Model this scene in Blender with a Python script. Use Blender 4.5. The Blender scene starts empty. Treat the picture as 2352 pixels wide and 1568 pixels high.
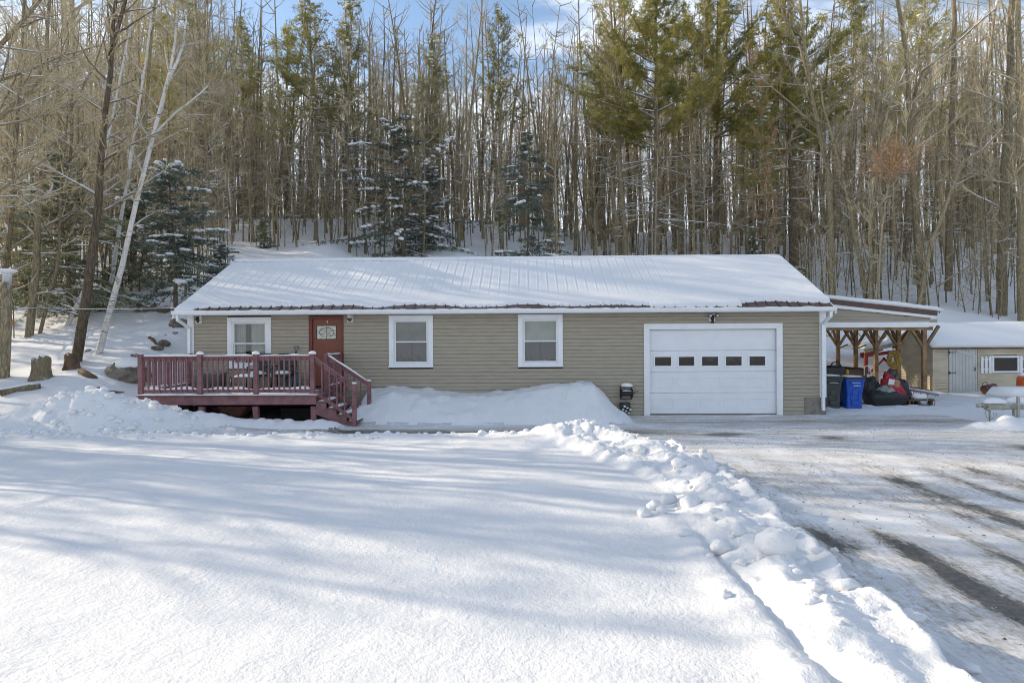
import bpy, math, random
import numpy as np
from mathutils import Vector, Matrix, Quaternion
R = math.radians
random.seed(7)
sc = bpy.context.scene
C = sc.collection

# ------------------------------------------------------------------ camera
YAW, ROLL, FPX = R(1.1), R(0.32), 1568.0
CAM = Vector((0, 0, 2.17))
CM = Matrix.Translation(CAM) @ Matrix.Rotation(YAW, 4, 'Z') @ Matrix.Rotation(R(90), 4, 'X') @ Matrix.Rotation(-ROLL, 4, 'Z')
cd = bpy.data.cameras.new('camera'); cd.lens = 24; cd.sensor_width = 36; cd.clip_end = 2000; cd.clip_start = 0.1
cam = bpy.data.objects.new('camera', cd); C.objects.link(cam); cam.matrix_world = CM; sc.camera = cam
def at(x, y, Y):
    """measured photo point -> place in the world on the plane Y"""
    d = CM.to_3x3() @ Vector((x - 1176, 784 - y, -FPX))
    return CAM + d * (Y / d.y)

# ------------------------------------------------------------------ noise
def _hash(xi, yi, s):
    h = (xi.astype(np.int64) * 374761393 + yi.astype(np.int64) * 668265263 + s * 974634777) & 0xffffffff
    h = ((h ^ (h >> 13)) * 1274126177) & 0xffffffff
    return ((h ^ (h >> 16)) & 0xffff) / 65535.0
def vn(x, y, s=0):
    x = np.asarray(x, float); y = np.asarray(y, float)
    xi = np.floor(x); yi = np.floor(y); fx = x - xi; fy = y - yi
    fx = fx * fx * (3 - 2 * fx); fy = fy * fy * (3 - 2 * fy)
    a = _hash(xi, yi, s); b = _hash(xi + 1, yi, s); c = _hash(xi, yi + 1, s); d = _hash(xi + 1, yi + 1, s)
    return (a * (1 - fx) + b * fx) * (1 - fy) + (c * (1 - fx) + d * fx) * fy
def fbm(x, y, s=0, o=4):
    t = 0; a = .5; n = 0
    for i in range(o):
        t = t + a * vn(x * 2 ** i + 17 * i, y * 2 ** i - 9 * i, s + i); n += a; a *= .5
    return t / n
def ss(a, b, x):
    t = np.clip((x - a) / (b - a), 0, 1); return t * t * (3 - 2 * t)
def lumps(x, y, cell, s=0, keep=1.0):
    x = np.asarray(x, float) / cell; y = np.asarray(y, float) / cell
    xi = np.floor(x); yi = np.floor(y); out = np.zeros_like(x)
    for i in (-1, 0, 1):
        for j in (-1, 0, 1):
            cx = xi + i; cy = yi + j
            px = cx + _hash(cx, cy, s); py = cy + _hash(cx, cy, s + 5)
            r = .25 + .5 * _hash(cx, cy, s + 9); on = _hash(cx, cy, s + 13) < keep
            d2 = (x - px) ** 2 + (y - py) ** 2
            out = np.maximum(out, np.where(on, np.sqrt(np.maximum(0, r * r - d2)), 0))
    return out * cell

# ------------------------------------------------------------------ terrain height
def seg_profile(pts, X):
    return np.interp(X, [p[0] for p in pts], [p[1] for p in pts])
BANK_E = [(4.3, 2.62), (7, 2.78), (9.1, 3.0), (11, 3.0), (12.6, 2.7), (14.2, 2.0), (15.3, .9)]
def ridge_x(Y):      # driveway edge of the plough bank
    return np.interp(Y, [p[0] for p in BANK_E], [p[1] for p in BANK_E])
def height(X, Y, parts=False):
    X = np.asarray(X, float); Y = np.asarray(Y, float)
    Y0 = 17 + 2.3 * ss(-13, -10.3, X) + 7.6 * ss(-6, 8.5, X)
    t = Y - Y0 + 1.2 * (fbm(X / 6, Y / 6, 3) - .5)
    sp = np.where(t > 8, t, 1.0 * np.log1p(np.exp(np.clip(t, -30, 30) / 1.0)))
    hz = .33 * np.minimum(sp, 10) + .305 * np.clip(sp - 10, 0, 32) + .07 * np.maximum(sp - 42, 0)
    hill = hz + ss(0, 8, t) * (1.1 * (fbm(X / 9, Y / 9, 11) - .5) + .35 * (fbm(X / 2.2, Y / 2.2, 21) - .5)) + ss(0,3,t)*.12*(fbm(X/.7,Y/.7,22,3)-.5)
    inh = ss(-9.92, -9.72, X) * (1 - ss(8.5, 8.68, X)) * ss(19.97, 20.1, Y) * (1 - ss(27.7, 27.95, Y))
    hill = hill * (1 - inh) - .05 * inh
    # yard snow with its edges
    ew = .25 * (fbm(X * 1.3, Y * 1.3, 31) - .5)
    edge = ridge_x(Y) + ew
    top_y = 15.15 + .5 * (fbm(X * .8, 0 * Y, 33) - .5) - .5 * ss(.2, 2.4, X)
    yard = (1 - ss(-.14, .02, X - edge)) * (1 - ss(-.2, .05, Y - top_y))
    left = 1 - ss(-9.6, -7.6, X - .7 * (Y - 16))
    yard = np.maximum(yard, left * (1 - ss(19, 22, Y)))
    z = hill + yard * (.14 + .06 * (1 - ss(8, 13, Y)) + .10 * (fbm(X / 3.1, Y / 3.1, 41) - .5) + .02 * (fbm(X / .5, Y / .5, 42) - .5))
    # plough bank along the driveway and its lumps
    dx = edge - X
    bw = (ss(-.05, .15, dx) * (1 - ss(.95, 1.25, dx + .3 * (fbm(X * .9, Y * .9, 51) - .5) - .55 * ss(9, 12, Y)))) * (1 - ss(14.0, 15.2, Y))
    lump = lumps(X, Y, .34, 61, .3) * .20 + lumps(X, Y, .15, 62, .45) * .3 + lumps(X, Y, .6, 63, .2) * .10 + .16 * (fbm(X * 4, Y * 4, 64, 5) - .35)
    z = z + bw * (.03 + .08 * ss(8.5, 11.5, Y) + .9 * lump * (.65 + .35 * ss(6, 9, Y)) + .05 * (fbm(X * 5, Y * 5, 52) - .4))
    z = z + bw * .10 * np.exp(-((dx - .62) / .22) ** 2)
    z = z - .065 * np.exp(-((X - 1.73 - .1 * (fbm(Y * .5, 0 * X, 53) - .5) - .12*ss(7.0,8.6,Y)) / .05) ** 2) * (1 - ss(6.2, 7.4, Y))
    z = z + .05 * np.exp(-((X - 1.55) / .16) ** 2) * (1 - ss(7.4, 8.2, Y))
    z = z + .07 * (np.exp(-((X - edge + .12) / .09) ** 2)) * (1 - ss(13, 15, Y)) * (.4 + 1.1 * fbm(X * 4, Y * 4, 54))
    z = z + .035 * np.exp(-((X - edge - .28) / .05) ** 2) * (.2 + fbm(X * 5, Y * 5, 55)) * (1 - ss(11, 13, Y))
    bt = np.exp(-(((Y - 14.0 - .15 * np.sin(X)) / .62) ** 2)) * np.exp(-((X - .9) / 1.0) ** 2)
    z = z + bt * (.17 + .5 * lump)
    bt2 = np.exp(-(((Y - top_y + .45) / .35) ** 2)) * ss(-12, -7, X) * (1 - ss(.2, 1.4, X))
    z = z + bt2 * (.03 + .35 * lump + .08 * (fbm(X * 1.6, Y * 1.6, 56) - .5))
    # pile against the house
    topz = seg_profile([(-4.75, 0), (-4.5, .52), (-3.6, .66), (-2.6, .58), (-1.3, .6), (-.1, .74), (.7, .88), (1.45, .97), (1.9, .95), (2.4, .42), (2.95, .0)], X + .12 * (fbm(X * 3, Y * 3, 71) - .5))
    foot = 17.75 + .15 * (fbm(X * 1.2, 0 * Y, 72) - .5)
    pile = topz * np.clip((Y - foot) / 1.15, 0, 1) ** .75 * (1 - inh)
    pile = pile * (1 - ss(19.98, 20.15, Y)) 
    z = z + np.where(topz > .02, pile, 0) + ss(.05, .2, pile) * (1 - inh) * (.08 * (fbm(X * 2.2, Y * 2.2, 73) - .5) + .28 * lumps(X, Y, .3, 74, .3))
    # mound left of and in front of the deck
    def g(cx, cy, sx, sy, h): return h * np.exp(-((X - cx) / sx) ** 2 - ((Y - cy) / sy) ** 2)
    m = g(-10.35, 16.1, 1.0, .7, .78) + g(-9.1, 16.3, .75, .8, .42) + g(-11.9, 16.4, 1.2, 1.0, .28) + g(-7.9, 16.5, .9, .55, .22) + g(-10.9, 17.4, 1.2, .7, .12)
    db = ss(-9, -7.5, X) * (1 - ss(-4.75, -4.45, X)) * np.exp(-((Y - 16.85) / .42) ** 2) * (.20 + .08 * (fbm(X * 2, Y * 0, 75) - .5))
    m2 = ss(.1, .4, m)
    z = z + m + db + m2 * (.34 * (fbm(X * 1.5, Y * 1.5, 76) - .5) + .4 * lumps(X, Y, .4, 77, .5) + .4 * lumps(X, Y, .16, 79, .5) + .06 * (fbm(X * 6, Y * 6, 88) - .5)) + ss(.05, .15, db) * .4 * lumps(X, Y, .2, 78, .5)
    # right hand verge
    rb = ss(10.3, 11.6, X) * np.exp(-((Y - 16.9 + .25 * np.sin(X * 1.3)) / .55) ** 2)
    z = z + rb * (.16 + .25 * (fbm(X * 1.4, Y * 1.4, 81) - .4) + .5 * lumps(X, Y, .4, 82, .4))
    rs = ss(8.6, 9.4, X) * ss(20.1, 21.2, Y - .3 * (fbm(X * 2, Y * 2, 83) - .5))
    z = z + (1 - ss(26, 29, Y)) * rs * (.08 + .10 * (fbm(X * 1.1, Y * 1.1, 84) - .5) + .3 * lumps(X, Y, .3, 85, .15)) * (1 - ss(9.5, 13.2, X) * (1 - ss(13.2, 14.5, X)) * .3)
    z = z + .02 * (fbm(X * 1.7, Y * 1.7, 91) - .5)
    if parts:
        drive = (1 - yard) * (1 - ss(.02, .06, pile)) * (1 - ss(.05, .1, db)) * (1 - ss(.1, .15, m)) * (Y < 20.02) * (1 - ss(.15, .3, rb)) * (X > -9)
        drive = np.where((X > 11.9 + .5 * (fbm(X, Y, 86) - .5)) & (Y > 17.2), 0, drive)
        bank = np.maximum.reduce([bw, bt, (pile > .02) * 1.0, (m > .12) * 1.0, (db > .06) * 1.0, (bt2 > .35) * 1., (rb > .35) * 1.])
        return z, drive, bank, t
    return z
def gz(x, y): return float(height(np.array([x]), np.array([y]))[0])

def on_ground(u, v, lift=0., y0=18.5, y1=60.):
    """distance at which the sight line to a measured foot point meets the terrain"""
    Ys = np.arange(y0, y1, .08); a = at(u, v, 1.0) - CAM; X = a.x * Ys; Z = CAM.z + a.z * Ys - lift; g = height(X, Ys)
    i = np.nonzero(g >= Z)[0]
    return float(Ys[i[0]]) if len(i) else y1
# ------------------------------------------------------------------ mesh helper
class MB:
    def __init__(s): s.v = []; s.f = []; s.m = []
    def add(s, vs, fs, mi=0):
        n = len(s.v); s.v += [tuple(p) for p in vs]; s.f += [tuple(i + n for i in f) for f in fs]; s.m += [mi] * len(fs); return s
    def box(s, x0, x1, y0, y1, z0, z1, mi=0):
        return s.add([(x0, y0, z0), (x1, y0, z0), (x1, y1, z0), (x0, y1, z0), (x0, y0, z1), (x1, y0, z1), (x1, y1, z1), (x0, y1, z1)],
                     [(0, 3, 2, 1), (4, 5, 6, 7), (0, 1, 5, 4), (1, 2, 6, 5), (2, 3, 7, 6), (3, 0, 4, 7)], mi)
    def bar(s, p, q, w, h, up=(0, 0, 1), mi=0):
        p = Vector(p); q = Vector(q); d = (q - p).normalized(); a = d.cross(Vector(up))
        if a.length < 1e-3: a = d.cross(Vector((0, 1, 0)))
        a.normalize(); b = a.cross(d); a *= w / 2; b *= h / 2
        return s.add([p - a - b, p + a - b, p + a + b, p - a + b, q - a - b, q + a - b, q + a + b, q - a + b],
                     [(0, 1, 2, 3), (7, 6, 5, 4), (4, 5, 1, 0), (5, 6, 2, 1), (6, 7, 3, 2), (7, 4, 0, 3)], mi)
    def tube(s, pts, rad, n=6, mi=0, cap=True, closed=False):
        pts = [Vector(p) for p in pts]; k = len(pts)
        if not hasattr(rad, '__len__'): rad = [rad] * k
        vs = []; prev = None
        for i, p in enumerate(pts):
            if closed: d = pts[(i + 1) % k] - pts[i - 1]
            else: d = pts[min(i + 1, k - 1)] - pts[max(i - 1, 0)]
            d.normalize()
            if prev is None:
                a = d.cross(Vector((0, 0, 1)))
                if a.length < .05: a = d.cross(Vector((0, 1, 0)))
            else: a = prev - d * prev.dot(d)
            a.normalize(); prev = a; b = d.cross(a)
            for j in range(n):
                t = 2 * math.pi * j / n
                vs.append(p + (a * math.cos(t) + b * math.sin(t)) * rad[i])
        fs = []
        for i in range(k if closed else k - 1):
            i2 = (i + 1) % k
            for j in range(n):
                fs.append((i * n + j, i * n + (j + 1) % n, i2 * n + (j + 1) % n, i2 * n + j))
        if cap and not closed:
            fs.append(tuple(range(n - 1, -1, -1))); fs.append(tuple((k - 1) * n + j for j in range(n)))
        return s.add(vs, fs, mi)
    def loft(s, rings, mi=0, cap=True):
        n = len(rings[0]); vs = [p for r in rings for p in r]; fs = []
        for i in range(len(rings) - 1):
            for j in range(n): fs.append((i * n + j, i * n + (j + 1) % n, (i + 1) * n + (j + 1) % n, (i + 1) * n + j))
        if cap: fs.append(tuple(range(n - 1, -1, -1))); fs.append(tuple((len(rings) - 1) * n + j for j in range(n)))
        return s.add(vs, fs, mi)
    def prism(s, poly, x0, x1, axis='x', mi=0):
        n = len(poly)
        def P(a, u, v): return {'x': (a, u, v), 'y': (u, a, v), 'z': (u, v, a)}[axis]
        vs = [P(x0, *p) for p in poly] + [P(x1, *p) for p in poly]
        fs = [tuple(range(n - 1, -1, -1)), tuple(range(n, 2 * n))] + [(i, (i + 1) % n, n + (i + 1) % n, n + i) for i in range(n)]
        return s.add(vs, fs, mi)
    def blob(s, c, rx, ry, rz, seed=0, nu=12, nv=8, amp=.25, flat=None, mi=0, freq=1.6):
        fs = []
        rg = random.Random(seed); ox, oy = rg.random() * 50, rg.random() * 50
        th = np.repeat(math.pi * np.arange(nv + 1) / nv, nu); ph = np.tile(2 * math.pi * np.arange(nu) / nu, nv + 1)
        zz = np.cos(th); x = np.sin(th) * np.cos(ph); y = np.sin(th) * np.sin(ph)
        k = 1 + amp * 2 * (fbm(x * freq + ox + zz, y * freq + oy + zz * 1.3, 5, 3) - .5)
        z = zz * rz * k
        if flat is not None: z = np.maximum(z, flat * rz)
        vs = list(zip((c[0] + x * rx * k).tolist(), (c[1] + y * ry * k).tolist(), (c[2] + z).tolist()))
        for i in range(nv):
            for j in range(nu): fs.append((i * nu + j, (i + 1) * nu + j, (i + 1) * nu + (j + 1) % nu, i * nu + (j + 1) % nu))
        return s.add(vs, fs, mi)
    def merge(s, o, mi=0):
        n = len(s.v); s.v += o.v; s.f += [tuple(i + n for i in f) for f in o.f]; s.m += [mi] * len(o.f); return s
    def mesh(s, name, mats, smooth=False):
        me = bpy.data.meshes.new(name); me.from_pydata(s.v, [], s.f)
        for m in (mats if isinstance(mats, (list, tuple)) else [mats]): me.materials.append(m)
        if any(s.m): me.polygons.foreach_set('material_index', s.m)
        if smooth: me.polygons.foreach_set('use_smooth', [True] * len(s.f))
        me.update(); return me
    def build(s, name, mats, parent=None, smooth=False, bevel=0):
        o = bpy.data.objects.new(name, s.mesh(name, mats, smooth)); C.objects.link(o)
        if parent is not None:
            o.parent = parent; base = Vector((0, 0, 0)); p = parent
            while p is not None: base += p.location; p = p.parent
            o.data.transform(Matrix.Translation(-base))
        if bevel:
            b = o.modifiers.new('bevel', 'BEVEL'); b.width = bevel; b.segments = 2; b.limit_method = 'ANGLE'; b.angle_limit = R(40)
        return o
def tag(o, label, cat, group=None, kind=None):
    if label: o['label'] = label
    if cat: o['category'] = cat
    if group: o['group'] = group
    if kind: o['kind'] = kind
    return o
def thing(name, loc, label, cat, group=None):
    o = bpy.data.objects.new(name, None); C.objects.link(o); o.location = loc
    o.empty_display_size = .2
    return tag(o, label, cat, group)

# ------------------------------------------------------------------ materials
class NT:
    def __init__(s, name):
        s.m = bpy.data.materials.new(name); s.m.use_nodes = True; s.t = s.m.node_tree; s.b = s.t.nodes['Principled BSDF']
        s.out = s.t.nodes['Material Output']
    def n(s, typ, **k):
        nd = s.t.nodes.new(typ)
        for a, b in k.items():
            if a in ('inputs',):
                for i, v in b.items(): nd.inputs[i].default_value = v
            else: setattr(nd, a, b)
        return nd
    def l(s, a, b): s.t.links.new(a, b)
    def coord(s, scale=(1, 1, 1), obj=True, rot=(0, 0, 0)):
        c = s.n('ShaderNodeTexCoord') if obj else s.n('ShaderNodeNewGeometry')
        mp = s.n('ShaderNodeMapping'); mp.inputs['Scale'].default_value = scale; mp.inputs['Rotation'].default_value = rot
        s.l(c.outputs['Object' if obj else 'Position'], mp.inputs['Vector']); return mp.outputs['Vector']
    def noise(s, vec, scale, detail=4, rough=.55):
        n = s.n('ShaderNodeTexNoise'); n.inputs['Scale'].default_value = scale; n.inputs['Detail'].default_value = detail; n.inputs['Roughness'].default_value = rough
        s.l(vec, n.inputs['Vector']); return n.outputs['Fac']
    def rng(s, v, a, b, c=0, d=1):
        n = s.n('ShaderNodeMapRange'); n.interpolation_type = 'SMOOTHSTEP'
        for i, x in zip((1, 2, 3, 4), (a, b, c, d)): n.inputs[i].default_value = x
        s.l(v, n.inputs[0]); return n.outputs[0]
    def math(s, op, a, b=None):
        n = s.n('ShaderNodeMath', operation=op)
        for i, x in enumerate((a, b)):
            if x is None: continue
            if isinstance(x, (int, float)): n.inputs[i].default_value = x
            else: s.l(x, n.inputs[i])
        return n.outputs[0]
    def mix(s, f, a, b):
        n = s.n('ShaderNodeMix', data_type='RGBA')
        for i, x in ((0, f), (6, a), (7, b)):
            if isinstance(x, tuple): n.inputs[i].default_value = (*x, 1) if len(x) == 3 else x
            elif isinstance(x, (int, float)): n.inputs[i].default_value = x
            else: s.l(x, n.inputs[i])
        return n.outputs[2]
    def bump(s, h, strength=.5, dist=.01, prev=None):
        n = s.n('ShaderNodeBump'); n.inputs['Strength'].default_value = strength; n.inputs['Distance'].default_value = dist
        s.l(h, n.inputs['Height'])
        if prev: s.l(prev, n.inputs['Normal'])
        return n.outputs[0]
def simple(name, col, rough=.6, var=.15, vs=6, metal=0, bs=40, bump=.15, bd=.004, spec=.5, scale=(1, 1, 1)):
    t = NT(name); v = t.coord(scale, obj=False)
    n = t.noise(v, vs, 5)
    dark = tuple(c * (1 - var) for c in col); light = tuple(min(1, c * (1 + var)) for c in col)
    t.l(t.mix(t.rng(n, .3, .7), dark, light), t.b.inputs['Base Color'])
    t.b.inputs['Roughness'].default_value = rough; t.b.inputs['Metallic'].default_value = metal
    t.b.inputs['Specular IOR Level'].default_value = spec
    if bump: t.l(t.bump(t.noise(v, bs, 4), bump, bd), t.b.inputs['Normal'])
    return t.m
def snow_mat(name, fine=1.0, col=(.79, .79, .785)):
    t = NT(name); v = t.coord(obj=False)
    b1 = t.bump(t.noise(v, 5, 4), .35 * fine, .05)
    b2 = t.bump(t.noise(v, 24, 2, .5), .30 * fine, .035, b1)
    b3 = t.bump(t.noise(v, 70, 2, .5), .42 * fine, .014, b2)
    t.l(b3, t.b.inputs['Normal'])
    t.l(t.mix(t.rng(t.noise(v, 1.3, 3), .35, .7), tuple(c * .97 for c in col), col), t.b.inputs['Base Color'])
    t.b.inputs['Roughness'].default_value = .75; t.b.inputs['Specular IOR Level'].default_value = .25
    return t.m
def bark_mat(name, c1, c2, snow=.6, birch=False):
    t = NT(name); v = t.coord((1, 1, .22), obj=False)
    n = t.noise(v, 22, 5, .7)
    v2 = t.coord(obj=False); n2 = t.noise(v2, 1.1, 3)
    col = t.mix(t.rng(n, .35, .65), c1, c2)
    oi = t.n('ShaderNodeObjectInfo')
    col = t.mix(t.rng(n2, .45, .75, 0, .55), col, tuple(x * .72 for x in c2))
    hsv = t.n('ShaderNodeHueSaturation'); t.l(col, hsv.inputs['Color']); t.l(t.math('ADD', t.math('MULTIPLY', oi.outputs['Random'], .7), .65), hsv.inputs['Value']); col = hsv.outputs[0]
    if birch:
        v3 = t.coord((.35, .35, 4.5), obj=False); n3 = t.noise(v3, 6, 3)
        col = t.mix(t.rng(n3, .62, .68), col, (.03, .028, .025))
    if snow:
        g = t.n('ShaderNodeNewGeometry'); sx = t.n('ShaderNodeSeparateXYZ'); t.l(g.outputs['Normal'], sx.inputs[0])
        f = t.math('MULTIPLY', t.rng(sx.outputs[2], .45, .7), t.rng(t.noise(v2, 2.2, 2), .62 - snow * .3, .70 - snow * .3))
        col = t.mix(f, col, (.8, .82, .85))
    t.l(col, t.b.inputs['Base Color']); t.l(t.bump(n, .6, .02), t.b.inputs['Normal'])
    t.b.inputs['Roughness'].default_value = .85; t.b.inputs['Specular IOR Level'].default_value = .2
    return t.m
def leaf_mat(name, c1, c2, trans=.25):
    t = NT(name); v = t.coord(obj=False); oi = t.n('ShaderNodeObjectInfo')
    col = t.mix(t.rng(t.noise(v, 1.2, 4), .35, .65), c1, c2)
    hsv = t.n('ShaderNodeHueSaturation'); t.l(col, hsv.inputs['Color']); t.l(t.math('ADD', t.math('MULTIPLY', oi.outputs['Random'], .5), .75), hsv.inputs['Value'])
    t.l(hsv.outputs[0], t.b.inputs['Base Color']); t.b.inputs['Roughness'].default_value = .6
    t.b.inputs['Specular IOR Level'].default_value = .3
    tr = t.n('ShaderNodeBsdfTranslucent'); t.l(hsv.outputs[0], tr.inputs['Color'])
    mx = t.n('ShaderNodeMixShader'); mx.inputs[0].default_value = trans
    t.l(t.b.outputs[0], mx.inputs[1]); t.l(tr.outputs[0], mx.inputs[2]); t.l(mx.outputs[0], t.out.inputs['Surface'])
    return t.m
def glass_mat(name, tint=(.9, .95, .95), refl=.07):
    t = NT(name); g = t.n('ShaderNodeBsdfGlossy'); g.inputs['Roughness'].default_value = .02
    tr = t.n('ShaderNodeBsdfTransparent'); tr.inputs['Color'].default_value = (*tint, 1)
    fr = t.n('ShaderNodeFresnel'); fr.inputs['IOR'].default_value = 1.5
    mx = t.n('ShaderNodeMixShader'); t.l(t.math('ADD', fr.outputs[0], refl), mx.inputs[0])
    v = t.coord(obj=False); bm = t.bump(t.noise(v, 2.5, 2), .12, .02); t.l(bm, g.inputs['Normal'])
    t.l(tr.outputs[0], mx.inputs[1]); t.l(g.outputs[0], mx.inputs[2]); t.l(mx.outputs[0], t.out.inputs['Surface'])
    return t.m
def wood_mat(name, col, var=.3, rough=.75):
    return simple(name, col, rough, var, 5, bs=30, bump=.3, bd=.004, scale=(1, 1, 1), spec=.25)

M = {}
M['snow'] = snow_mat('snow'); M['snow_soft'] = snow_mat('snow_soft', .45); M['snow_cap'] = snow_mat('snow_cap', .6, (.84, .84, .84))
M['white'] = simple('white_vinyl', (.78, .80, .81), .4, .03, 3, bump=.03)
M['white_door'] = simple('white_door', (.76, .78, .80), .45, .03, 2, bump=.03)
M['siding'] = simple('taupe_siding', (.365, .325, .252), .6, .07, 2.5, bs=18, bump=.08, scale=(1, 1, 6), spec=.3)
M['siding_shed'] = simple('cream_siding', (.52, .46, .34), .65, .14, 1.3, bs=18, bump=.1, scale=(1, 1, 3), spec=.25)
M['brown_metal'] = simple('brown_metal', (.085, .045, .035), .5, .2, 8, bump=.05)
M['red_door'] = simple('red_door', (.19, .05, .022), .45, .1, 4, bump=.08)
M['red_frame'] = simple('red_frame', (.15, .03, .022), .5, .1, 4, bump=.08)
M['deck'] = wood_mat('deck_paint', (.22, .112, .116), .2)
M['deck_top'] = wood_mat('deck_boards', (.15, .10, .09), .3)
M['dark'] = simple('dark', (.012, .012, .013), .8, .3, 4)
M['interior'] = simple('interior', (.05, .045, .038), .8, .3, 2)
M['curtain'] = simple('curtain', (.07, .07, .066), .9, .15, 3, bump=0)
M['curtain_pale'] = simple('curtain_pale', (.42, .43, .36), .9, .12, 3, bump=0)
M['glass'] = glass_mat('glass'); M['glass_dark'] = glass_mat('glass_dark', (.25, .22, .20), .02)
M['wood'] = wood_mat('pressure_wood', (.25, .16, .085), .35)
M['old_wood'] = wood_mat('old_wood', (.13, .085, .055), .4)
M['deck_shade'] = simple('deck_shade_dark', (.045, .038, .03), .95, .4, 4, bs=12, bump=.6, bd=.03)  # near-black ground colour standing in for the shade beneath the deck
M['concrete'] = simple('concrete', (.22, .20, .17), .9, .2, 5)
M['black'] = simple('black_plastic', (.02, .021, .022), .5, .3, 10)
M['bin_grey'] = simple('bin_grey', (.045, .055, .052), .5, .12, 6)
M['bin_blue'] = simple('bin_blue', (.008, .075, .42), .4, .08, 6)
M['bin_lid'] = simple('bin_lid', (.03, .034, .038), .5, .1, 6)
M['metal'] = simple('aluminium', (.45, .45, .44), .45, .1, 6, metal=.6)
M['galv'] = simple('galvanised', (.40, .38, .32), .55, .2, 8, metal=.3)
M['black_metal'] = simple('black_metal', (.015, .015, .015), .45, .2, 8)
M['pewter'] = simple('pewter_metal', (.11, .09, .075), .5, .2, 8, metal=.3)
M['lamp_glass'] = simple('lamp_glass', (.62, .6, .52), .25, .1, 8)
M['red_paint'] = simple('red_barn_paint', (.33, .045, .025), .6, .15, 5)
M['red_cloth'] = simple('red_cloth', (.36, .03, .05), .85, .35, 9, bump=.4)
M['grey_cloth'] = simple('grey_tarp', (.22, .26, .24), .55, .4, 5, bump=.3)
M['dark_cloth'] = simple('dark_cloth', (.022, .026, .026), .55, .5, 5, bump=.4)
M['card'] = simple('cardboard', (.32, .2, .12), .85, .15, 5)
M['paper'] = simple('white_paper', (.7, .7, .68), .8, .05, 5)
M['yellow'] = simple('yellow_cord', (.42, .27, .05), .6, .3, 30)
M['orange'] = simple('orange_plastic', (.55, .09, .01), .45, .1, 5)
M['terracotta'] = simple('terracotta', (.14, .06, .045), .7, .3, 9)
M['rock'] = simple('rock', (.17, .15, .12), .9, .45, 4, bs=9, bump=.8, bd=.05)
M['grey_stone'] = simple('grey_stone', (.16, .165, .165), .9, .2, 8)
M['teal'] = simple('teal_plastic', (.06, .13, .13), .5, .2, 8)
M['bark'] = bark_mat('bark', (.12, .098, .062), (.34, .285, .18), 1.0)
M['bark_sun'] = bark_mat('bark_pale', (.19, .155, .09), (.44, .365, .225), 1.1)
M['bark_dark'] = bark_mat('bark_dark', (.095, .075, .048), (.24, .19, .128), .9)
M['twig'] = bark_mat('twig', (.38, .31, .18), (.55, .465, .30), .4)
M['birch'] = bark_mat('birch_bark', (.50, .48, .44), (.66, .64, .60), .2, True)
M['pine'] = leaf_mat('pine_needles', (.19, .19, .045), (.42, .37, .10), .45)
M['spruce'] = leaf_mat('spruce_needles', (.08, .11, .08), (.18, .205, .155), .3)
M['hemlock'] = leaf_mat('hemlock_needles', (.14, .155, .085), (.26, .27, .15), .35)
M['beech'] = leaf_mat('dry_leaves', (.40, .20, .09), (.55, .35, .19), .4)

def drive_mat():
    t = NT('icy_driveway')
    a = t.n('ShaderNodeAttribute', attribute_name='bare'); b = t.n('ShaderNodeAttribute', attribute_name='along')
    vx = t.coord((.35, 2.6, 1), obj=False); vy = t.coord((2.6, .40, 1), obj=False, rot=(0, 0, R(-4)))
    def two(s, d, r):
        n1 = t.noise(vx, s, d, r); n2 = t.noise(vy, s, d, r)
        m = t.n('ShaderNodeMix', data_type='FLOAT'); t.l(b.outputs['Fac'], m.inputs[0]); t.l(n1, m.inputs[2]); t.l(n2, m.inputs[3]); return m.outputs[0]
    big = two(1.0, 5, .6); fine = two(9.0, 7, .75)
    vi = t.coord(obj=False); iso = t.noise(vi, 16, 7, .75)
    s = t.math('ADD', t.math('ADD', t.math('MULTIPLY', big, .30), t.math('MULTIPLY', fine, .38)), t.math('MULTIPLY', iso, .33))
    s = t.math('ADD', s, t.math('MULTIPLY', a.outputs['Fac'], .22))
    asphalt = t.mix(t.rng(iso, .4, .6), (.040, .040, .042), (.13, .12, .105))
    snow = t.mix(t.rng(t.noise(vi, 1.5, 4), .4, .65), (.66, .66, .66), (.82, .82, .82))
    dirty = t.mix(t.rng(s, .485, .60), snow, (.45, .415, .365))
    col = t.mix(t.rng(s, .585, .645), dirty, asphalt)
    t.l(col, t.b.inputs['Base Color'])
    t.l(t.rng(s, .5, .7, .6, .35), t.b.inputs['Roughness'])
    b1 = t.bump(s, .7, .03); b2 = t.bump(t.noise(vi, 60, 4, .65), .5, .01, b1); t.l(b2, t.b.inputs['Normal'])
    return t.m
M['drive'] = drive_mat()

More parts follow.
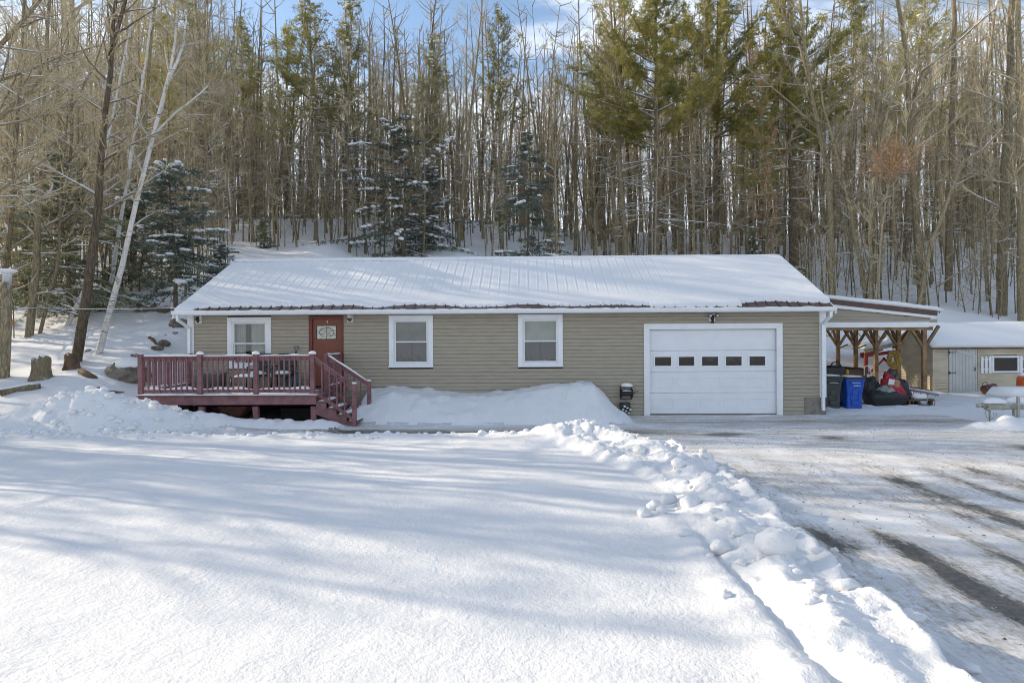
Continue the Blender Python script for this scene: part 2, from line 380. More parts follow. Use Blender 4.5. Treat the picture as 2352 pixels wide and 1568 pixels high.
# ------------------------------------------------------------------ ground sheet
def make_ground():
    ys = [1.2]
    while ys[-1] < 140: ys.append(ys[-1] + max(.028, .0058 * ys[-1]) * (1 if ys[-1] < 32 else 3.2))
    ys = np.array([-40, -20, -8, -3, 0] + ys)
    # keep a row on the front wall line
    xs = np.concatenate([np.linspace(-100, -32, 35)[:-1], np.linspace(-32, -13.5, 75)[:-1], np.linspace(-13.5, -2, 200)[:-1], np.linspace(-2, 1, 80)[:-1], np.linspace(1, 3.4, 110)[:-1],
                         np.linspace(3.4, 15, 180)[:-1], np.linspace(15, 32, 70)[:-1], np.linspace(32, 100, 35)])
    X, Y = np.meshgrid(xs, ys); Z, drive, bank, t = height(X, Y, True)
    ny, nx = X.shape
    co = np.stack([X, Y, Z], -1).reshape(-1, 3)
    idx = np.arange(ny * nx).reshape(ny, nx)
    F = np.stack([idx[:-1, :-1], idx[:-1, 1:], idx[1:, 1:], idx[1:, :-1]], -1).reshape(-1, 4)
    def fm(a): return a.reshape(-1)[F].mean(1)
    D = fm(drive) > .5; B = (fm(bank.astype(float)) > .5) & ~D; H = (fm(t) > .5) & ~D & ~B
    G = ~(D | B | H)
    yy = Y.reshape(-1); xx = X.reshape(-1)
    tracks = np.zeros_like(xx)
    for tx, w, y0, y1, a in ((3.95, .17, 3, 7.9, .8), (5.75, .2, 3, 11, .6), (3.3, .22, 7.0, 8.0, 1.0), (4.75, .12, 3, 8, .5), (5.3, .1, 4, 9, .5), (7.4, .25, 4, 12, .55), (8.6, .2, 5, 12, .5), (10.0, .3, 6, 14, .5), (6.6, .12, 5, 11, .45)):
        tracks = np.maximum(tracks, a * np.clip(.15 + 1.5 * fbm(xx * 4 + tx, yy * 1.6, 9), 0, 1.2) * np.exp(-((xx - tx - .25 * (fbm(yy * .4, 0 * yy, 7) - .5)) / w) ** 2) * ss(y0 - .5, y0 + .3, yy) * (1 - ss(y1 - .5, y1 + .5, yy)))
    strip = np.exp(-((yy - 16.3) / .45) ** 2) * (1 - ss(1, 7, xx)) * ss(-6, -3.5, xx) * .75
    strip2 = np.exp(-((yy - 18.2) / .9) ** 2) * .30 * ss(2, 4, xx)
    spot = .9 * np.exp(-((yy - 15.9) / .3) ** 2 - ((xx - 4.6) / .45) ** 2) + .6 * np.exp(-((yy - 15.2) / .35) ** 2 - ((xx - 6.8) / .3) ** 2)
    bare = np.maximum.reduce([tracks, strip, strip2, spot]) + .25 * (fbm(xx / 2.5, yy / 2.5, 8) - .5) + .05
    along = 1 - ss(11.5, 14.5, yy)
    xm = fm(X); ym = fm(Y); E = (xm > -9.4) & (xm < -5.1) & (ym > 17.55) & (ym < 20.0); D &= ~E; B &= ~E; H &= ~E; G &= ~E  # ground faces beneath the deck, split off to carry its shade as colour
    for nm, mask, mt, lab in (('deck_shade_ground', E, M['deck_shade'], None), ('yard', G, M['snow'], None), ('driveway', D, M['drive'], None), ('snow_bank', B, M['snow'], None), ('hillside', H, M['snow_soft'], None)):
        f = F[mask]; used = np.unique(f); mp = np.full(len(co), -1); mp[used] = np.arange(len(used))
        me = bpy.data.meshes.new(nm); f2 = mp[f]; c2 = co[used]
        me.vertices.add(len(c2)); me.vertices.foreach_set('co', c2.reshape(-1))
        me.loops.add(f2.size); me.loops.foreach_set('vertex_index', f2.reshape(-1).astype(np.int32))
        me.polygons.add(len(f2)); me.polygons.foreach_set('loop_start', np.arange(0, f2.size, 4, dtype=np.int32)); me.polygons.foreach_set('use_smooth', np.ones(len(f2), bool))
        me.materials.append(mt); me.update(calc_edges=True)
        if nm == 'driveway':
            for an, arr in (('bare', bare), ('along', along)):
                at_ = me.attributes.new(an, 'FLOAT', 'POINT'); at_.data.foreach_set('value', arr[used].astype(np.float32))
        o = bpy.data.objects.new(nm, me); C.objects.link(o); o['kind'] = 'structure'
make_ground()

# ------------------------------------------------------------------ house
WX0, WX1, WY, WB = -9.94, 8.70, 20.0, 27.6
RIDGE_Y, RIDGE_Z, EAVE_Y, EAVE_Z = 23.8, 5.05, 19.55, 3.10
SL = (RIDGE_Z - EAVE_Z) / (RIDGE_Y - EAVE_Y)
house = thing('house', (-.6, 20, 0), 'long single storey taupe clapboard house with snowy roof and attached white garage door', 'house')
W1, W2, W3 = (-8.78, -7.48, 1.42, 2.93), (-4.0, -2.70, 1.43, 2.96), (-.21, 1.10, 1.43, 2.96)
DOOR = (-6.36, -5.34, .86, 2.95); GAR = (3.46, 7.47, -.05, 2.66)
OPEN = [W1, W2, W3, DOOR, GAR]
def lap_wall(mb, x0, x1, z0, z1, y, openings=(), step=.106, axis='x', out=-1, top=None):
    z = z0
    while z < z1 - .01:
        zt = min(z + step, z1); zs = [(z, zt)]
        iv = [(x0, x1)]
        for (a, b, c, d) in openings:
            if c < zt - .02 and d > z + .02:
                n = []
                for (u, w) in iv:
                    if b <= u or a >= w: n.append((u, w)); continue
                    if a > u: n.append((u, a))
                    if b < w: n.append((b, w))
                iv = n
        for (u, w) in iv:
            if top:
                u2, w2 = top(zt, u, w)
                if w2 - u2 < .02: continue
            else: u2, w2 = u, w
            def P(s, t, o): return (s, y + out * o, t) if axis == 'x' else (y + out * o, s, t)
            zr = z + .013; mb.add([P(u2, zr, .022), P(w2, zr, .022), P(w2, zt, .010), P(u2, zt, .010), P(u2, zr, -.012), P(w2, zr, -.012), P(u2, z, -.012), P(w2, z, -.012), P(u2, z, .010), P(w2, z, .010)], [(0, 1, 2, 3), (4, 5, 1, 0), (6, 7, 5, 4), (8, 9, 7, 6)])
        z = zt
mb = MB(); lap_wall(mb, WX0, WX1, .0, 3.12, WY, OPEN); mb.build('front_wall', M['siding'], house)
mb = MB(); lap_wall(mb, WY, WB, -.3, 3.12, WX0, axis='y'); mb.build('side_wall', M['siding'], house)
mb = MB(); lap_wall(mb, WY, WB, -.3, 3.12, WX1, axis='y', out=1); mb.build('side_wall', M['siding'], house)
mb = MB(); lap_wall(mb, WX0, WX1, -.3, 3.12, WB, out=1); mb.build('back_wall', M['siding'], house)
for x, o in ((WX0, -1), (WX1, 1)):
    mb = MB(); lap_wall(mb, WY, WB, 3.12, RIDGE_Z - .12, x, axis='y', out=o, top=lambda z, u, w: (max(u, WY + (z - 3.12) / SL), min(w, WB - (z - 3.12) / SL)))
    mb.build('gable', M['siding'], house)
# interior shell so that windows look into a room
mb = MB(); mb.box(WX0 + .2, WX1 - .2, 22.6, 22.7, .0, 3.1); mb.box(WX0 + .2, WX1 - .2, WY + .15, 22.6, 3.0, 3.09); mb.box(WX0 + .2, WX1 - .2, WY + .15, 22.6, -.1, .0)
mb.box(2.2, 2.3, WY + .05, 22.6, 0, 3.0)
mb.build('interior', M['interior'], house)
for x0, x1 in ((WX0 - .03, WX0 + .16), (WX1 - .16, WX1 + .03)):
    mb = MB(); mb.box(x0, x1, WY - .035, WY + .12, .0 if x0 < 0 else .50, 3.08); mb.build('corner_trim', M['white'], house, bevel=.004)
mb = MB(); mb.box(8.10, 8.72, WY - .028, WY - .019, -.05, .50)
mb.build('foundation', M['concrete'], house); 
mb = MB(); mb.box(WX0 + .05, WX1 - .05, WY + .02, WB - .05, -.5, .02); mb.build('slab', M['concrete'], house)
# soffit, fascia, gutter, roof deck
mb = MB(); mb.box(-10.11, 8.76, EAVE_Y + .06, WY, 2.98, 3.0); mb.build('soffit', M['white'], house)
roof = bpy.data.objects.new('roof', None); C.objects.link(roof); roof.parent = house; roof.matrix_parent_inverse.identity()
def roofz(y): return EAVE_Z + SL * (y - EAVE_Y) if y <= RIDGE_Y else RIDGE_Z - SL * (y - RIDGE_Y)
mb = MB()
x = -10.13; k = 0
yb = 2 * RIDGE_Y - EAVE_Y
mb.prism([(EAVE_Y - .04, EAVE_Z - .02), (RIDGE_Y, RIDGE_Z), (yb, EAVE_Z - .02), (yb, EAVE_Z - .10), (RIDGE_Y, RIDGE_Z - .10), (EAVE_Y - .04, EAVE_Z - .10)], -10.13, 8.78)
while x < 8.76:
    mb.prism([(EAVE_Y - .045, EAVE_Z - .02), (EAVE_Y - .045, EAVE_Z + .005), (RIDGE_Y - .01, RIDGE_Z + .02), (RIDGE_Y - .01, RIDGE_Z - .01)], x, x + .03)
    x += .30
mb.build('metal_sheet', M['brown_metal'], roof)
for x0, x1 in ((-10.17, -10.13), (8.78, 8.82)):
    mb = MB(); mb.prism([(EAVE_Y - .05, EAVE_Z - .02), (RIDGE_Y, RIDGE_Z + .02), (yb, EAVE_Z - .02), (yb, EAVE_Z - .18), (RIDGE_Y, RIDGE_Z - .14), (EAVE_Y - .05, EAVE_Z - .18)], x0, x1)
    mb.build('rake_board', M['white'], roof)
mb = MB(); gp = [(EAVE_Y - .02, 3.10), (EAVE_Y - .02, 2.985), (EAVE_Y - .10, 2.985), (EAVE_Y - .125, 3.04), (EAVE_Y - .135, 3.10), (EAVE_Y - .12, 3.10), (EAVE_Y - .11, 3.04), (EAVE_Y - .095, 3.0), (EAVE_Y - .035, 3.0), (EAVE_Y - .035, 3.10)]
mb.prism(gp, -10.17, 8.80); mb.box(-10.17, -10.16, EAVE_Y - .13, EAVE_Y - .02, 2.985, 3.098); mb.box(8.79, 8.80, EAVE_Y - .13, EAVE_Y - .02, 2.985, 3.098); mb.box(-10.11, 8.76, EAVE_Y - .018, EAVE_Y + .05, 2.975, 3.06)
mb.build('gutter', M['white'], house)
mb = MB()
rg = random.Random(5); x = -10.1
while x < 8.7:
    w = rg.uniform(.1, .6)
    if rg.random() < .75: mb.blob((x + w / 2, EAVE_Y - .085, 3.095), w * .5, .035, rg.uniform(.012, .03), rg.randint(0, 999), 10, 6, .3)
    x += w * .95
mb.build('snow', M['snow_cap'], house.children[-1], True)
# snow on the roof
xs = np.linspace(-10.15, 8.80, 1100); vs = np.linspace(0, 1, 70) ** 1.15
XX, VV = np.meshgrid(xs, vs)
cut = .15 + .16 * ss(.35, .7, fbm(xs * .7, xs * 0, 101, 4)) * (xs > -9.8) + .05 * (fbm(xs * 6, xs * 0, 102, 3) - .5) + .03 * (vn(xs * 9, xs * 0, 103) > .6)
cut = np.where((xs > 3.6) & (xs < 6.2), cut * .15 + .02, cut); cut = np.clip(cut, -.02, .36) + .10 * ss(6.4, 7.0, xs) * (1 - ss(7.0, 8.3, xs))
cut = np.where(xs < -9.6, -.03, cut)
L0 = EAVE_Y + cut[None, :]; YY = L0 + (RIDGE_Y - .16 - L0) * VV
thick = .04 + .05 * ss(1, 7, XX) + .02 * (fbm(XX / 1.6, YY / 1.2, 111) - .5) + .05*np.exp(-((XX-4)/4)**2)*0
thick = thick + .02 * np.exp(-((YY - EAVE_Y - .3) / .25) ** 2)
ribs = np.abs(((XX + 10.13) / .30) % 1 - .05); rib = np.exp(-((((XX + 10.13) % .30) - .015) / .022) ** 2)
thick = thick + .010 * rib * (1 - ss(3, 6, XX)) * ss(.1, .5, VV) - .005 * np.exp(-((((XX + 10.13) % .30) - .07) / .03) ** 2) * (1 - ss(3, 6.5, XX)) * ss(0, .5, VV)
thick = thick + .012 * (lumps(XX, YY, .2, 112, .3) * 3 * ss(.4,.7,fbm(XX/2,YY/2,113)))
thick = thick * np.clip(VV / .012, 0, 1) ** .5 * np.clip((1 - VV) / .012, 0, 1) ** .5
ZZ = EAVE_Z + SL * (YY - EAVE_Y) - .012 + np.maximum(thick, 0) + .016 * np.clip(VV / .02, 0, 1) * np.clip((1 - VV) / .02, 0, 1)
co = np.stack([XX, YY, ZZ], -1).reshape(-1, 3); n1, n2 = XX.shape; idx = np.arange(n1 * n2).reshape(n1, n2)
F = np.stack([idx[:-1, :-1], idx[:-1, 1:], idx[1:, 1:], idx[1:, :-1]], -1).reshape(-1, 4)
mb = MB(); mb.v = [tuple(p) for p in co]; mb.f = [tuple(int(i) for i in q) for q in F]; mb.m = [0] * len(mb.f)
n = len(mb.v)
for side, xx in ((0, xs[0]), (n2 - 1, xs[-1])):     # closed ends
    for i in range(n1 - 1):
        a, b = mb.v[idx[i, side]], mb.v[idx[i + 1, side]]
        mb.add([a, b, (b[0], b[1], EAVE_Z + SL * (b[1] - EAVE_Y) - .03), (a[0], a[1], EAVE_Z + SL * (a[1] - EAVE_Y) - .03)], [(0, 1, 2, 3)])
mb.build('snow', M['snow_soft'], roof, True)
mb = MB(); rings = []
for i, x in enumerate(np.linspace(-10.16, 8.81, 160)):
    h = .075 + .02 * float(fbm(np.array([x * 2]), np.array([0.]), 120)[0])
    rings.append([(x, RIDGE_Y - .15, RIDGE_Z - .06), (x, RIDGE_Y - .13, RIDGE_Z - .01), (x, RIDGE_Y - .05, RIDGE_Z + h * .8), (x, RIDGE_Y, RIDGE_Z + h), (x, RIDGE_Y + .1, RIDGE_Z + h * .6), (x, RIDGE_Y + .18, RIDGE_Z - .06)])
mb.loft(rings); mb.build('ridge_snow', M['snow_soft'], roof, True)
mb = MB(); mb.prism([(RIDGE_Y + .17, RIDGE_Z + .0), (yb, EAVE_Z + .06), (yb, EAVE_Z), (RIDGE_Y + .17, RIDGE_Z - .06)], -10.13, 8.78); mb.build('snow', M['snow_soft'], roof)

# downpipes
def pipe(pts, name='downpipe'):
    mb = MB()
    for a, b in zip(pts[:-1], pts[1:]): mb.bar(a, b, .075, .095, up=(0, 1, 0))
    for p in pts[1:-1]: mb.bar(Vector(p) - Vector((0, 0, .03)), Vector(p) + Vector((0, 0, .03)), .078, .10, up=(0, 1, 0))
    return mb.build(name, M['white'], house, bevel=.01)
pipe([(-10.02, 19.50, 2.98), (-10.02, 19.52, 2.84), (-9.88, 19.90, 2.62), (-9.86, 19.92, .4)])
pipe([(8.66, 19.50, 2.98), (8.66, 19.52, 2.84), (8.60, 19.90, 2.62), (8.60, 19.90, .28), (8.60, 19.87, .12)])

def rect_frame(mb, x0, x1, z0, z1, w, y0, y1, wb=None):
    wb = w if wb is None else wb
    mb.box(x0, x0 + w, y0, y1, z0, z1); mb.box(x1 - w, x1, y0, y1, z0, z1)
    mb.box(x0 + w, x1 - w, y0, y1, z1 - w, z1); mb.box(x0 + w, x1 - w, y0, y1, z0, z0 + wb)
def drape(mb, x0, x1, z0, z1, y, amp, per, seed=0):
    n = 60; rgd = random.Random(seed); ph = rgd.random() * 6
    top = []; bot = []
    for i in range(n + 1):
        x = x0 + (x1 - x0) * i / n; d = amp * math.sin(2 * math.pi * x / per + ph + .8 * math.sin(x * 9))
        top.append((x, y + d * .5, z1)); bot.append((x, y + d, z0))
    mb.add(top + bot, [(i, i + 1, n + 2 + i, n + 1 + i) for i in range(n)])
def window(w, kind, label):
    x0, x1, z0, z1 = w
    f = bpy.data.objects.new('window', None); C.objects.link(f); f.parent = house; f['label'] = label
    mb = MB(); rect_frame(mb, x0, x1, z0, z1, .135, WY - .05, WY + .02, .10); mb.box(x0 - .01, x1 + .01, WY - .075, WY - .051, z0 - .01, z0 + .055)
    mb.build('casing', M['white'], f, bevel=.006)
    a, b, c, d = x0 + .135, x1 - .135, z0 + .10, z1 - .135
    zm = c + (d - c) * .5
    mb = MB(); rect_frame(mb, a, b, c, d, .028, WY - .03, WY + .05)
    rect_frame(mb, a + .03, b - .03, zm - .02, d - .03, .035, WY - .01, WY + .02)
    rect_frame(mb, a + .03, b - .03, c + .03, zm + .012, .035, WY + .022, WY + .05)
    mb.build('sash', M['white'], f, bevel=.003)
    mb = MB(); mb.add([(a + .06, WY + .005, zm), (b - .06, WY + .005, zm), (b - .06, WY + .005, d - .06), (a + .06, WY + .005, d - .06)], [(0, 1, 2, 3)]); mb.build('pane', M['glass'], f)
    mb = MB(); mb.add([(a + .06, WY + .036, c + .06), (b - .06, WY + .036, c + .06), (b - .06, WY + .036, zm), (a + .06, WY + .036, zm)], [(0, 1, 2, 3)]); mb.build('pane', M['glass'], f)
    if kind == 'living':
        mb = MB(); drape(mb, a - .05, a + .34, c - .05, d, WY + .16, .03, .12, 1); drape(mb, b - .52, b + .05, c - .05, d, WY + .16, .03, .14, 2); mb.build('curtain', M['curtain_pale'], f, True)
    else:
        mb = MB(); drape(mb, a - .05, (a + b) / 2 - .03, c - .05, zm + .1, WY + .20, .03, .16, 3); drape(mb, (a + b) / 2 + .02, b + .05, c - .05, zm + .1, WY + .20, .03, .15, 4); mb.build('curtain', M['curtain'], f, True)
        if kind == 'blind':
            mb = MB(); z = zm + .02
            while z < d: mb.bar((a, WY + .10, z), (b, WY + .10, z), .028, .003, up=(0, .6, .8)); z += .028
            mb.build('blind', M['curtain_pale'], f)
        else:
            mb = MB(); mb.box(a, b, WY + .10, WY + .105, zm + .045, d); mb.build('shade', M['curtain_pale'], f); mb = MB(); mb.box(a + .02, b - .02, WY + .094, WY + .11, zm + .03, zm + .05); mb.build('shade_bar', M['white'], f)
window(W1, 'living', 'white window with pale curtains looking over the deck')
window(W2, 'blind', 'white window with slatted blind in its upper sash')
window(W3, 'shade', 'white window with pale roller shade in its upper sash')

# front door
fd = bpy.data.objects.new('front_door', None); C.objects.link(fd); fd.parent = house; fd['label'] = 'red-brown front door with small leaded window'
x0, x1, z0, z1 = DOOR
mb = MB(); mb.box(x0, x0 + .09, WY - .035, WY + .06, z0, z1); mb.box(x1 - .05, x1, WY - .035, WY + .06, z0, z1); mb.box(x0 + .09, x1 - .05, WY - .035, WY + .06, z1 - .08, z1)
mb.build('door_frame', M['red_frame'], fd)
a, b = x0 + .09, x1 - .05; c, d = z0 + .02, z1 - .08
mb = MB()
wx0, wx1, wz0, wz1 = a + .12, b - .17, d - .60, d - .20
yf = WY + .03
mb.box(a, wx0, yf, yf + .04, c, d); mb.box(wx1, b, yf, yf + .04, c, d); mb.box(wx0, wx1, yf, yf + .04, c, wz0); mb.box(wx0, wx1, yf, yf + .04, wz1, d)
mid = (a + b) / 2
for u0, u1 in ((a + .11, mid - .04), (mid + .04, b - .11)):
    rect_frame(mb, u0, u1, c + .18, wz0 - .16, .022, yf - .008, yf - .001); mb.box(u0 + .05, u1 - .05, yf - .007, yf - .001, c + .23, wz0 - .21)
mb.build('slab', M['red_door'], fd)
mb = MB(); mb.add([(wx0, yf + .015, wz0), (wx1, yf + .015, wz0), (wx1, yf + .015, wz1), (wx0, yf + .015, wz1)], [(0, 1, 2, 3)]); mb.build('pane', simple('leaded_glass', (.55, .54, .44), .15, .25, 9, bump=.5, bs=25), fd)
mb = MB(); rect_frame(mb, wx0 - .01, wx1 + .01, wz0 - .01, wz1 + .01, .018, yf - .012, yf - .002); 
cx, cz = (wx0 + wx1) / 2, (wz0 + wz1) / 2
mb.tube([(cx + .22 * math.cos(t), yf + .008, cz + .13 * math.sin(t)) for t in np.linspace(0, 2 * math.pi, 25)[:-1]], .006, 4, closed=True)
mb.bar((cx, yf + .008, wz0), (cx, yf + .008, wz1), .008, .008)
for s in (-.07, 0, .07): mb.tube([(wx0 + (wx1 - wx0) * t, yf + .008, cz + s + .03 * math.sin(t * 6.3)) for t in np.linspace(0, 1, 9)], .004, 4)
mb.build('leading', M['black_metal'], fd)
mb = MB(); mb.blob((b - .07, yf - .045, 1.85), .03, .03, .03, 1, 10, 6, 0); mb.build('handle', M['metal'], fd, True)
mb = MB(); mb.box(mid - .015, mid + .015, yf - .012, yf - .001, d - .12, d - .06); mb.build('door_knocker', M['lamp_glass'], fd)

# garage door
gd = bpy.data.objects.new('garage_door', None); C.objects.link(gd); gd.parent = house; gd['label'] = 'white sectional garage door with a row of five small windows'
x0, x1, z0, z1 = GAR
tw = .165; px0, px1, pz1 = x0 + tw, x1 - tw, z1 - tw
mb = MB(); mb.prism([(x0, -.05), (px0, -.05), (px0, pz1), (x0, z1)], WY - .05, WY + .02, 'y'); mb.prism([(px1, -.05), (x1, -.05), (x1, z1), (px1, pz1)], WY - .05, WY + .02, 'y')
mb.prism([(x0 + .003, z1), (px0 + .003, pz1), (px1 - .003, pz1), (x1 - .003, z1)], WY - .049, WY + .02, 'y'); mb.build('door_frame', M['white'], gd)
ph = (pz1 - .03) / 4; yd = WY + .06
wins = [(at(u, 784, 20.06).x, at(v, 784, 20.06).x) for u, v in ((1504, 1541), (1559, 1594), (1612, 1649), (1667, 1703), (1721, 1757))]
for k in range(4):
    b0 = .03 + k * ph; b1 = b0 + ph - .007; mb = MB()
    if k == 2:
        wz0, wz1 = b0 + .17, b0 + .17 + .26; prev = px0 - .03
        for (u, v) in wins + [(px1 + .03, 0)]:
            mb.box(prev, u, yd, yd + .05, b0, b1); 
            if v: mb.box(u, v, yd, yd + .05, b0, wz0); mb.box(u, v, yd, yd + .05, wz1, b1); prev = v
    else: mb.box(px0 - .03, px1 + .03, yd, yd + .05, b0, b1)
    if k in (0, 1):
        for (u, v) in wins: rect_frame(mb, u - .06, v + .06, b0 + .15, b0 + .44, .018, yd - .008, yd - .0005)
    mb.build('door_panel', M['white_door'], gd, bevel=.004)
mb = MB(); mb.box(px0 - .03, px1 + .03, yd + .03, yd + .06, .0, pz1 + .02); 
bk = MB()
for (u, v) in wins:
    mbf = MB(); rect_frame(mbf, u - .045, v + .045, wz0 - .045, wz1 + .045, .045, yd - .018, yd - .001); fr = mbf.build('window', M['white'], gd, bevel=.004)
    mbk = MB(); mbk.box(u - .02, v + .02, yd + .051, yd + .06, wz0 - .02, wz1 + .02); mbk.build('dark_backing', M['old_wood'], fr)  # dark board added behind each pane, its colour stands for the unlit garage
    mbp = MB(); mbp.add([(u, yd + .01, wz0), (v, yd + .01, wz0), (v, yd + .01, wz1), (u, yd + .01, wz1)], [(0, 1, 2, 3)]); mbp.build('pane', M['glass_dark'], fr)
mb = MB(); mb.box(px0, px1, yd - .005, yd + .03, -.005, .03); mb.build('seal', M['dark'], gd)

# wall lamps
def wall_lamp(x, z, kind, label):
    o = bpy.data.objects.new('wall_lamp', None); C.objects.link(o); o.parent = house; o['label'] = label
    mb = MB(); mb.box(x - .09, x + .09, WY - .03, WY - .012, z - .11, z + .11); mb.build('mounting_block', M['white'], o, bevel=.006)
    if kind == 'bare':
        mb = MB(); mb.tube([(x - .03, WY - .04, z + .05), (x - .02, WY - .10, z + .06), (x + .0, WY - .13, z)], [.05, .03, .05], 10); mb.blob((x + .02, WY - .12, z - .03), .045, .045, .07, 3, 10, 6, .1)
        mb.build('lamp_holder', M['black_metal'], o, True)
    elif kind == 'lantern':
        mb = MB(); mb.tube([(x, WY - .03, z - .02), (x, WY - .10, z - .05)], .035, 10); mb.tube([(x, WY - .11, z - .09), (x, WY - .11, z - .03), (x, WY - .11, z + .0)], [.03, .07, .08], 12); mb.tube([(x, WY - .11, z + .11), (x, WY - .11, z + .15), (x, WY - .11, z + .19)], [.09, .05, .01], 12); mb.build('bracket', M['pewter'], o, True)
        mb = MB(); mb.tube([(x, WY - .11, z + .0), (x, WY - .11, z + .05), (x, WY - .11, z + .11)], [.075, .085, .08], 12); mb.build('lamp_shade', M['lamp_glass'], o, True)
    else:
        mb = MB(); mb.blob((x, WY - .07, z - .02), .06, .05, .06, 3, 12, 8, 0); mb.tube([(x - .11, WY - .08, z + .05), (x + .11, WY - .08, z + .05)], .018, 8); mb.tube([(x, WY - .07, z - .06), (x, WY - .09, z - .16)], [.03, .045], 10)
        mb.build('bracket', M['black_metal'], o, True)
        for s in (-.07, .13):
            mb = MB(); mb.tube([(x + s, WY - .08, z + .06), (x + s, WY - .14, z + .05)], [.045, .055], 14); l = mb.build('lamp_head', M['black_metal'], o, True)
            mb = MB(); mb.tube([(x + s, WY - .141, z + .05), (x + s, WY - .148, z + .05)], [.042, .03], 14); mb.build('lens', M['lamp_glass'], l, True)
p = at(457, 734, 20); wall_lamp(p.x, p.z, 'bare', 'small black lamp holder at the left end of the wall')
p = at(805, 731, 20); wall_lamp(p.x, p.z, 'lantern', 'jelly jar lantern beside the front door')
p = at(1635, 729, 20); wall_lamp(p.x, p.z, 'flood', 'black twin floodlight above the garage door')
mb = MB(); p = at(621, 862, 20); mb.box(p.x - .045, p.x + .045, WY - .05, WY - .012, p.z - .07, p.z + .07); mb.build('outlet_cover', M['white'], house, bevel=.006)
mb = MB(); p = at(1432, 928, 20); rect_frame(mb, 2.66, 3.02, .12, .42, .025, WY - .04, WY - .005); mb.build('vent_frame', M['siding'], house)

# ------------------------------------------------------------------ deck
DX0, DX1, DY0, DZ = -9.9, -5.38, 17.35, .84
deck = thing('deck', (-7.6, 18.6, 0), 'raised maroon wooden deck with balustrade and stairs at the front door', 'deck')
mb = MB(); y = DY0 - .06
while y < 19.9: mb.box(DX0 - .06, DX1 + .12, y, y + .135, DZ - .035, DZ); y += .142
mb.build('floor_boards', M['deck_top'], deck)
mb = MB(); mb.box(DX0 - .03, DX1 + .03, DY0 - .035, DY0, DZ - .25, DZ - .037); mb.box(DX0 - .03, DX0 + .01, DY0 + .001, 19.97, DZ - .25, DZ - .037); mb.box(DX1 - .01, DX1 + .03, DY0 + .001, 19.97, DZ - .25, DZ - .037)
mb.build('rim_joist', M['deck'], deck)
posts = [(DX0 + .045, DY0), (-8.32, DY0), (-6.88, DY0), (DX1 - .045, DY0)]
for i, (x, y) in enumerate(posts):
    mb = MB(); mb.box(x - .055, x + .055, y - .05 - .04, y + .06 - .04 + .0, DZ + .02, DZ + 1.05); mb.build('railing_post', M['deck'], deck, bevel=.006)
    if i:
        mb = MB(); mb.bar((x, y + .06, -.1), (x - (.05 if i == 2 else 0), y + .06, DZ - .3), .13, .13, up=(0, 1, 0)); mb.build('support_post', M['deck'], deck)
mb = MB(); mb.box(-9.2, -8.9, 17.9, 18.1, -.1, DZ - .3); mb.build('support_post', M['dark'], deck)
for (x, y) in ((DX0 + .045, 18.7), (DX0 + .045, 19.9), (DX1 - .045, 18.5), (DX1 - .045, 19.88)):
    mb = MB(); mb.box(x - .05, x + .05, y - .05, y + .05, DZ, DZ + 1.03); mb.build('railing_post', M['deck'], deck, bevel=.006)
def snowline(mb, p, q, w, h, seed, n=None, lumpy=.5):
    p = Vector(p); q = Vector(q); L = (q - p).length; n = n or max(6, int(L / .07)); d = (q - p).normalized(); a = d.cross(Vector((0, 0, 1))).normalized()
    rings = []
    for i in range(n + 1):
        t = i / n; c = p.lerp(q, t); k = h * (1 - lumpy + 2 * lumpy * float(vn(np.array([t * L * 3.5 + seed * 7.1]), np.array([seed * 1.]), 3)[0]))
        e = min(1, t * n / 1.5 + .15, (1 - t) * n / 1.5 + .15); k *= e; ww = w * (.85 + .15 * e)
        rings.append([c - a * ww / 2, c - a * ww * .42 + Vector((0, 0, k * .7)), c - a * ww * .1 + Vector((0, 0, k)), c + a * ww * .25 + Vector((0, 0, k * .95)), c + a * ww * .47 + Vector((0, 0, k * .55)), c + a * ww / 2])
    mb.loft(rings)
def rail(p, q, gap=.115, snow=True, seed=1, post_h=1.0, slope=False):
    p = Vector(p); q = Vector(q); up = Vector((0, 0, 1)); d = q - p; L = Vector((d.x, d.y, 0)).length
    t = MB(); t.bar(p + up * (post_h - .02), q + up * (post_h - .02), .10, .035); tr = t.build('top_rail', M['deck'], deck, bevel=.004)
    t = MB(); off = Vector((0, 0, 0))
    t.bar(p + up * (post_h - .085), q + up * (post_h - .085), .035, .085); t.build('sub_rail', M['deck'], deck)
    t = MB(); t.bar(p + up * .10, q + up * .10, .04, .085); br = t.build('bottom_rail', M['deck'], deck)
    n = max(1, int(L / gap)); side = Vector((d.y, -d.x, 0)).normalized() * .034
    if side.y > 0 or (abs(side.y) < .01 and side.x > 0): side = -side
    for i in range(1, n):
        c = p + d * (i / n) + side
        t = MB(); t.box(c.x - .017, c.x + .017, c.y - .017, c.y + .017, c.z + .06, c.z + post_h - .05); t.build('baluster', M['deck'], deck)
    if snow:
        s = MB(); snowline(s, p + up * (post_h - .001), q + up * (post_h - .001), .10, .035, seed); s.build('snow', M['snow_cap'], tr, True)
        if not slope:
            s = MB(); snowline(s, p + up * .143, q + up * .143, .05, .05, seed + 3, lumpy=.9); s.build('snow', M['snow_cap'], br, True)
for (a, b) in zip(posts[:-1], posts[1:]):
    rail((a[0] + .055, DY0, DZ), (b[0] - .055, DY0, DZ), .13, True, int(abs(a[0]) * 10))
rail((DX0 + .045, DY0 + .06, DZ), (DX0 + .045, 18.65, DZ), .13, True, 3); rail((DX0 + .045, 18.75, DZ), (DX0 + .045, 19.85, DZ), .13, True, 4)
rail((DX1 - .045, 18.55, DZ), (DX1 - .045, 19.83, DZ), .13, True, 5)
